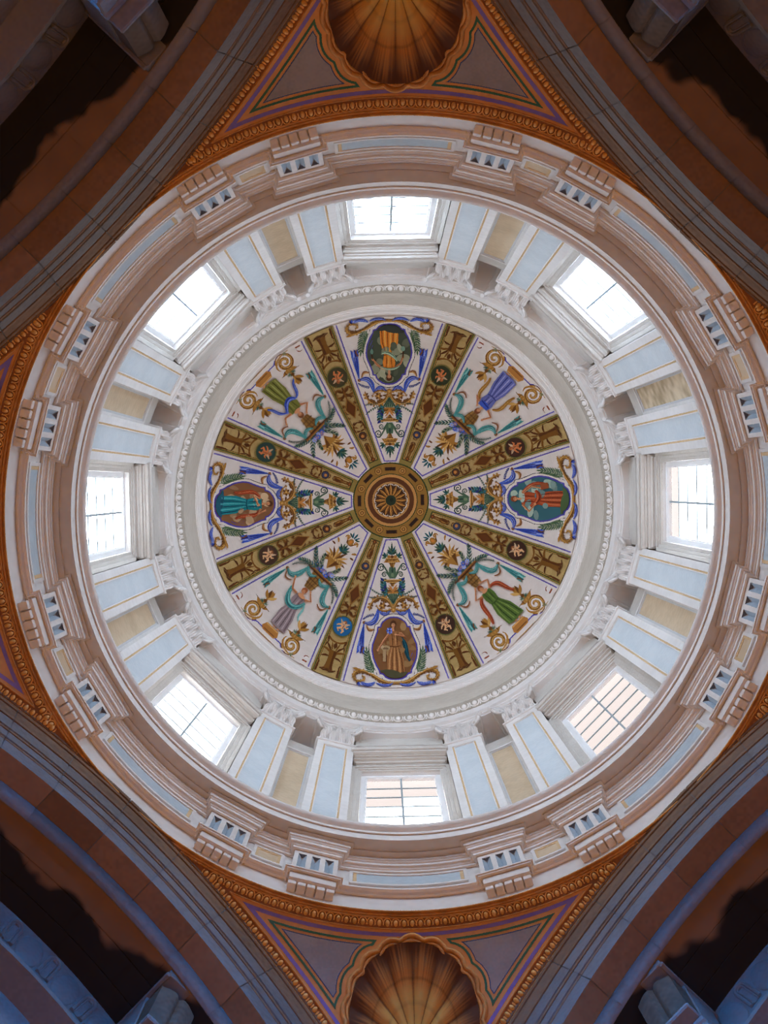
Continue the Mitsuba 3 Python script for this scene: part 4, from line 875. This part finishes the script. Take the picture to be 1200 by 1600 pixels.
def paint(name, L, A, off, parent, label=None, maxe=9.0):
    m, c = lay([(p, np.asarray(cc)) for p, cc in L], dome_chart(A), off * .45, maxe)
    return put(name, mk(m, 'fresco_paint', True, c), parent, label=label)

ce = thing('ceiling', 'painted dome with eight figure panels and eight gilded ribs round a central rosette', kind='structure')
put('shell', mk(lathe([(4.32 * math.cos(a), DH + 4.32 * math.sin(a)) for a in np.linspace(-.02, PI / 2 - .001, 48)]), 'fresco_ground', True), ce)
COLN = {2: 'brown', 4: 'turquoise', 6: 'orange', 0: 'red-brown', 1: 'green', 3: 'grey', 5: 'olive', 7: 'violet-blue'}
ground_m = lay([(panel_edge(1.5, 58), None)], dome_chart(0), .002, 9)[0]
ground_s = mk(ground_m, 'fresco_ground', True)
line_p = lambda y: panel_edge(4.0, y).difference(panel_edge(6.3, y + 2.2)).difference(Point(0, 0).buffer(500).difference(disc(290)))
line_s = {0: mk(lay([(line_p(60.5), None)], dome_chart(0), .006, 9)[0], 'violet_paint', True), 1: mk(lay([(line_p(60.5), None)], dome_chart(0), .006, 9)[0], 'violet_paint', True)}
for k in range(8):
    A = k * PI / 4; to = rot(45 * k); rng = np.random.default_rng(100 + k)
    p = put('fresco_panel', ground_s, ce, to, f'white fresco panel with a figure in a {COLN[k]} robe')
    put('violet_line', line_s[0], p, to, 'violet border line')
    if k % 2 == 0:
        b0, b1, b2 = BGA[k]
        bg = [(MED.buffer(4.6).difference(MED.buffer(3.7)), INK), (MED, VIO), (MED.buffer(-2.3), b0)]
        for i in range(26):
            x, y = rng.uniform(-30, 30), rng.uniform(186, 262)
            q = ell(x, y, rng.uniform(4, 11), rng.uniform(3, 7), rng.uniform(0, 180)).intersection(MED.buffer(-2.4))
            t = rng.uniform(0, 1) * (1.0 if abs(x) > 9 or y < 215 else .6)
            bg.append((q, tuple(np.array(b0) * (1 - t) + np.array(b1) * t)))
        bg.append((MED.buffer(-2.4).intersection(unary_union([ell(-14, 274, 24, 10), ell(16, 276, 20, 8)])), b2))
        paint('medallion', bg, A, .006, p, 'lobed medallion with violet rim')
        paint('painted_figure', fig_a(k), A, .040, p, f'standing painted woman in a {COLN[k]} robe')
        paint('leaf_spray', A_TOP, A, .006, p); paint('gilt_bowl', A_BOWL, A, .020, p); paint('green_fan', A_FAN, A, .034, p)
        for sg, fl_ in ((1, lambda L: L), (-1, flip)):
            for nme, L, o in (('laurel_sprig', A_LAUREL, .006), ('fine_sprig', A_SIDE, .006), ('gilt_scroll', A_SCROLL, .012), ('blue_swag', A_BACK + A_SWAG, .036), ('cloth_tail', tail(47, 192, 56, 240, 5.4, BL3), .046), ('blue_vine', A_VINE, .006), ('palm_frond', A_PALM, .008), ('gilt_border', A_BORDER, .020), ('blue_hem', A_HEM, .056)):
                paint(nme, fl_(L), A, o, p)
    else:
        ped, fg = fig_b(k)
        paint('ledge', ledge_b(), A, .006, p); paint('pedestal', ped, A, .014, p)
        paint('leaf_crest', B_CREST, A, .006, p); paint('gilt_fan', B_FAN, A, .026, p); paint('ferns', B_FERN, A, .010, p)
        paint('flowers', b_flowers(rng), A, .076, p, 'blue flowers'); paint('tray', B_TRAY, A, .150, p)
        for fl_ in (lambda L: L, flip):
            for nme, L, o in (('gilt_spiral', B_SPIRAL, .010), ('flower_cup', B_CUP, .016), ('brown_hook', B_HOOK, .006), ('green_swag', B_BACK + B_SWAG, .120), ('cloth_tail', tail(46, 192, 57, 236, 5.2, TQ3), .040)):
                paint(nme, fl_(L), A, o, p)
        paint('painted_figure', fg, A, .090, p, f'painted woman in a {COLN[k]} robe carrying a basket on her head')
OL = (C(132, 114, 58), C(70, 74, 34))
full = rib_edge(0, 56, 300).intersection(disc(291.5))
rib_frame = [(full, OL[0]), (rib_edge(2.6, 66, 300).intersection(disc(291.5)), C(52, 62, 28)), (rib_edge(4.0, 67.5, 300).intersection(disc(291.5)), C(150, 116, 56)), (rib_edge(5.6, 70, 300).intersection(disc(291.5)).difference(disc(64)), C(72, 62, 24))]
rib_core = rib_edge(6.3, 66.0, 300).intersection(disc(291.5))
rib_main = mk(lay([(rib_edge(6.3, 68.5, 300).intersection(disc(291.5)), None)], dome_chart(0), .009, 9)[0], 'rib_gold', True)
MBG = [C(58, 34, 24), C(58, 36, 26), C(30, 92, 140), C(66, 44, 32), C(40, 60, 54), C(64, 56, 34), C(46, 50, 30), C(62, 36, 26)]
for k in range(8):
    A = (k + .5) * PI / 4; rng = np.random.default_rng(300 + k)
    m, c = lay([(p_, np.asarray(cc)) for p_, cc in rib_frame], dome_chart(A), .004, 9)
    r_ = put('rib', mk(m, 'fresco_paint', True, c), ce, label=f'gilded dome rib on the clockwise side of the {COLN[k]}-robed figure')
    put('gilt_field', rib_main, r_, rot(45 * k + 22.5))
    paint('brown_foliage', R_ORN, A, .026, r_); paint('diamond', R_DIAM, A, .070, r_, 'dark brown diamond'); paint('urn', R_URN, A, .026, r_)
    paint('medallion', [(ell(0, 212, 17.2, 17.2, 0, 12), C(120, 112, 62)), (ell(0, 212, 16.2, 16.2, 0, 12), C(70, 72, 34)), (ell(0, 212, 15.2, 15.2, 0, 12), MBG[k]), (ell(-3, 209, 9, 9), tuple(np.array(MBG[k]) * 1.25))] + putto(rng, k in (0, 1, 2, 3)), A, .076, r_, 'round medallion with a painted winged child')
    paint('small_medallion', [(ell(0, 111, 7.2, 7.2, 0, 8), C(150, 120, 66)), (ell(0, 111, 6.2, 6.2, 0, 8), C(40, 34, 44)), (ell(0, 111, 4.8, 4.8, 0, 8), C(86, 50, 24) if k % 2 else C(58, 60, 84)), (ell(.4, 110.4, 2.6, 2.4), C(182, 120, 64))], A, .076, r_)
# ---- the rosette at the crown
def rosette():
    ring = lambda a, b: disc(a, 32).difference(disc(b, 32))
    L = [(ring(59.5, 57.2), C(48, 60, 28)), (ring(57.6, 41.2), C(140, 102, 44)), (ring(41.8, 40.4), C(44, 56, 28)), (ring(40.6, 36), C(182, 132, 74)), (ring(36.2, 29), C(88, 50, 24)), (ring(29.2, 25.6), C(176, 130, 76)), (disc(26, 32), C(72, 42, 20))]
    return L
ro = paint('rosette', rosette(), 0, .012, ce, 'round painted rosette at the crown', 7)
pet = []
for i in range(16):
    a = i * 22.5; R_ = lambda g: aff.rotate(g, a, origin=(0, 0))
    pet += [(R_(ell(0, 24, 4.2, 2.4)), C(206, 196, 186)), (R_(ell(0, 23.2, 3.4, 1.8)), C(60, 36, 20)), (R_(stroke([(0, 8), (0, 17), (0, 25)], [1.1, 2.2, .5])), C(178, 126, 62)), (R_(stroke([(.8, 9), (1.0, 17), (.4, 23)], [.3, .7, .2])), C(112, 68, 28))]
pet += [(disc(9.6, 12), C(150, 104, 46)), (disc(8.2, 12), C(36, 48, 32)), (ell(1, 1, 3, 3), C(24, 32, 24))]
paint('petals', pet, 0, .024, ro)
for k in range(8):
    paint('dark_tablet', [(sbox(-8.6, 46.4, 8.6, 52.2), C(96, 62, 28)), (sbox(-7.8, 47, 7.8, 51.6), C(44, 26, 14))], k * PI / 4, .022, ro)
    paint('small_rosette', [(ell(0, 49.4, 6, 6, 0, 8), C(100, 66, 28)), (ell(0, 49.4, 5, 5, 0, 8), C(168, 122, 60)), (ell(0, 49.4, 2.8, 2.8), C(92, 54, 22)), (ell(0, 49.4, 1.5, 1.5), C(176, 130, 70))], (k + .5) * PI / 4, .022, ro)
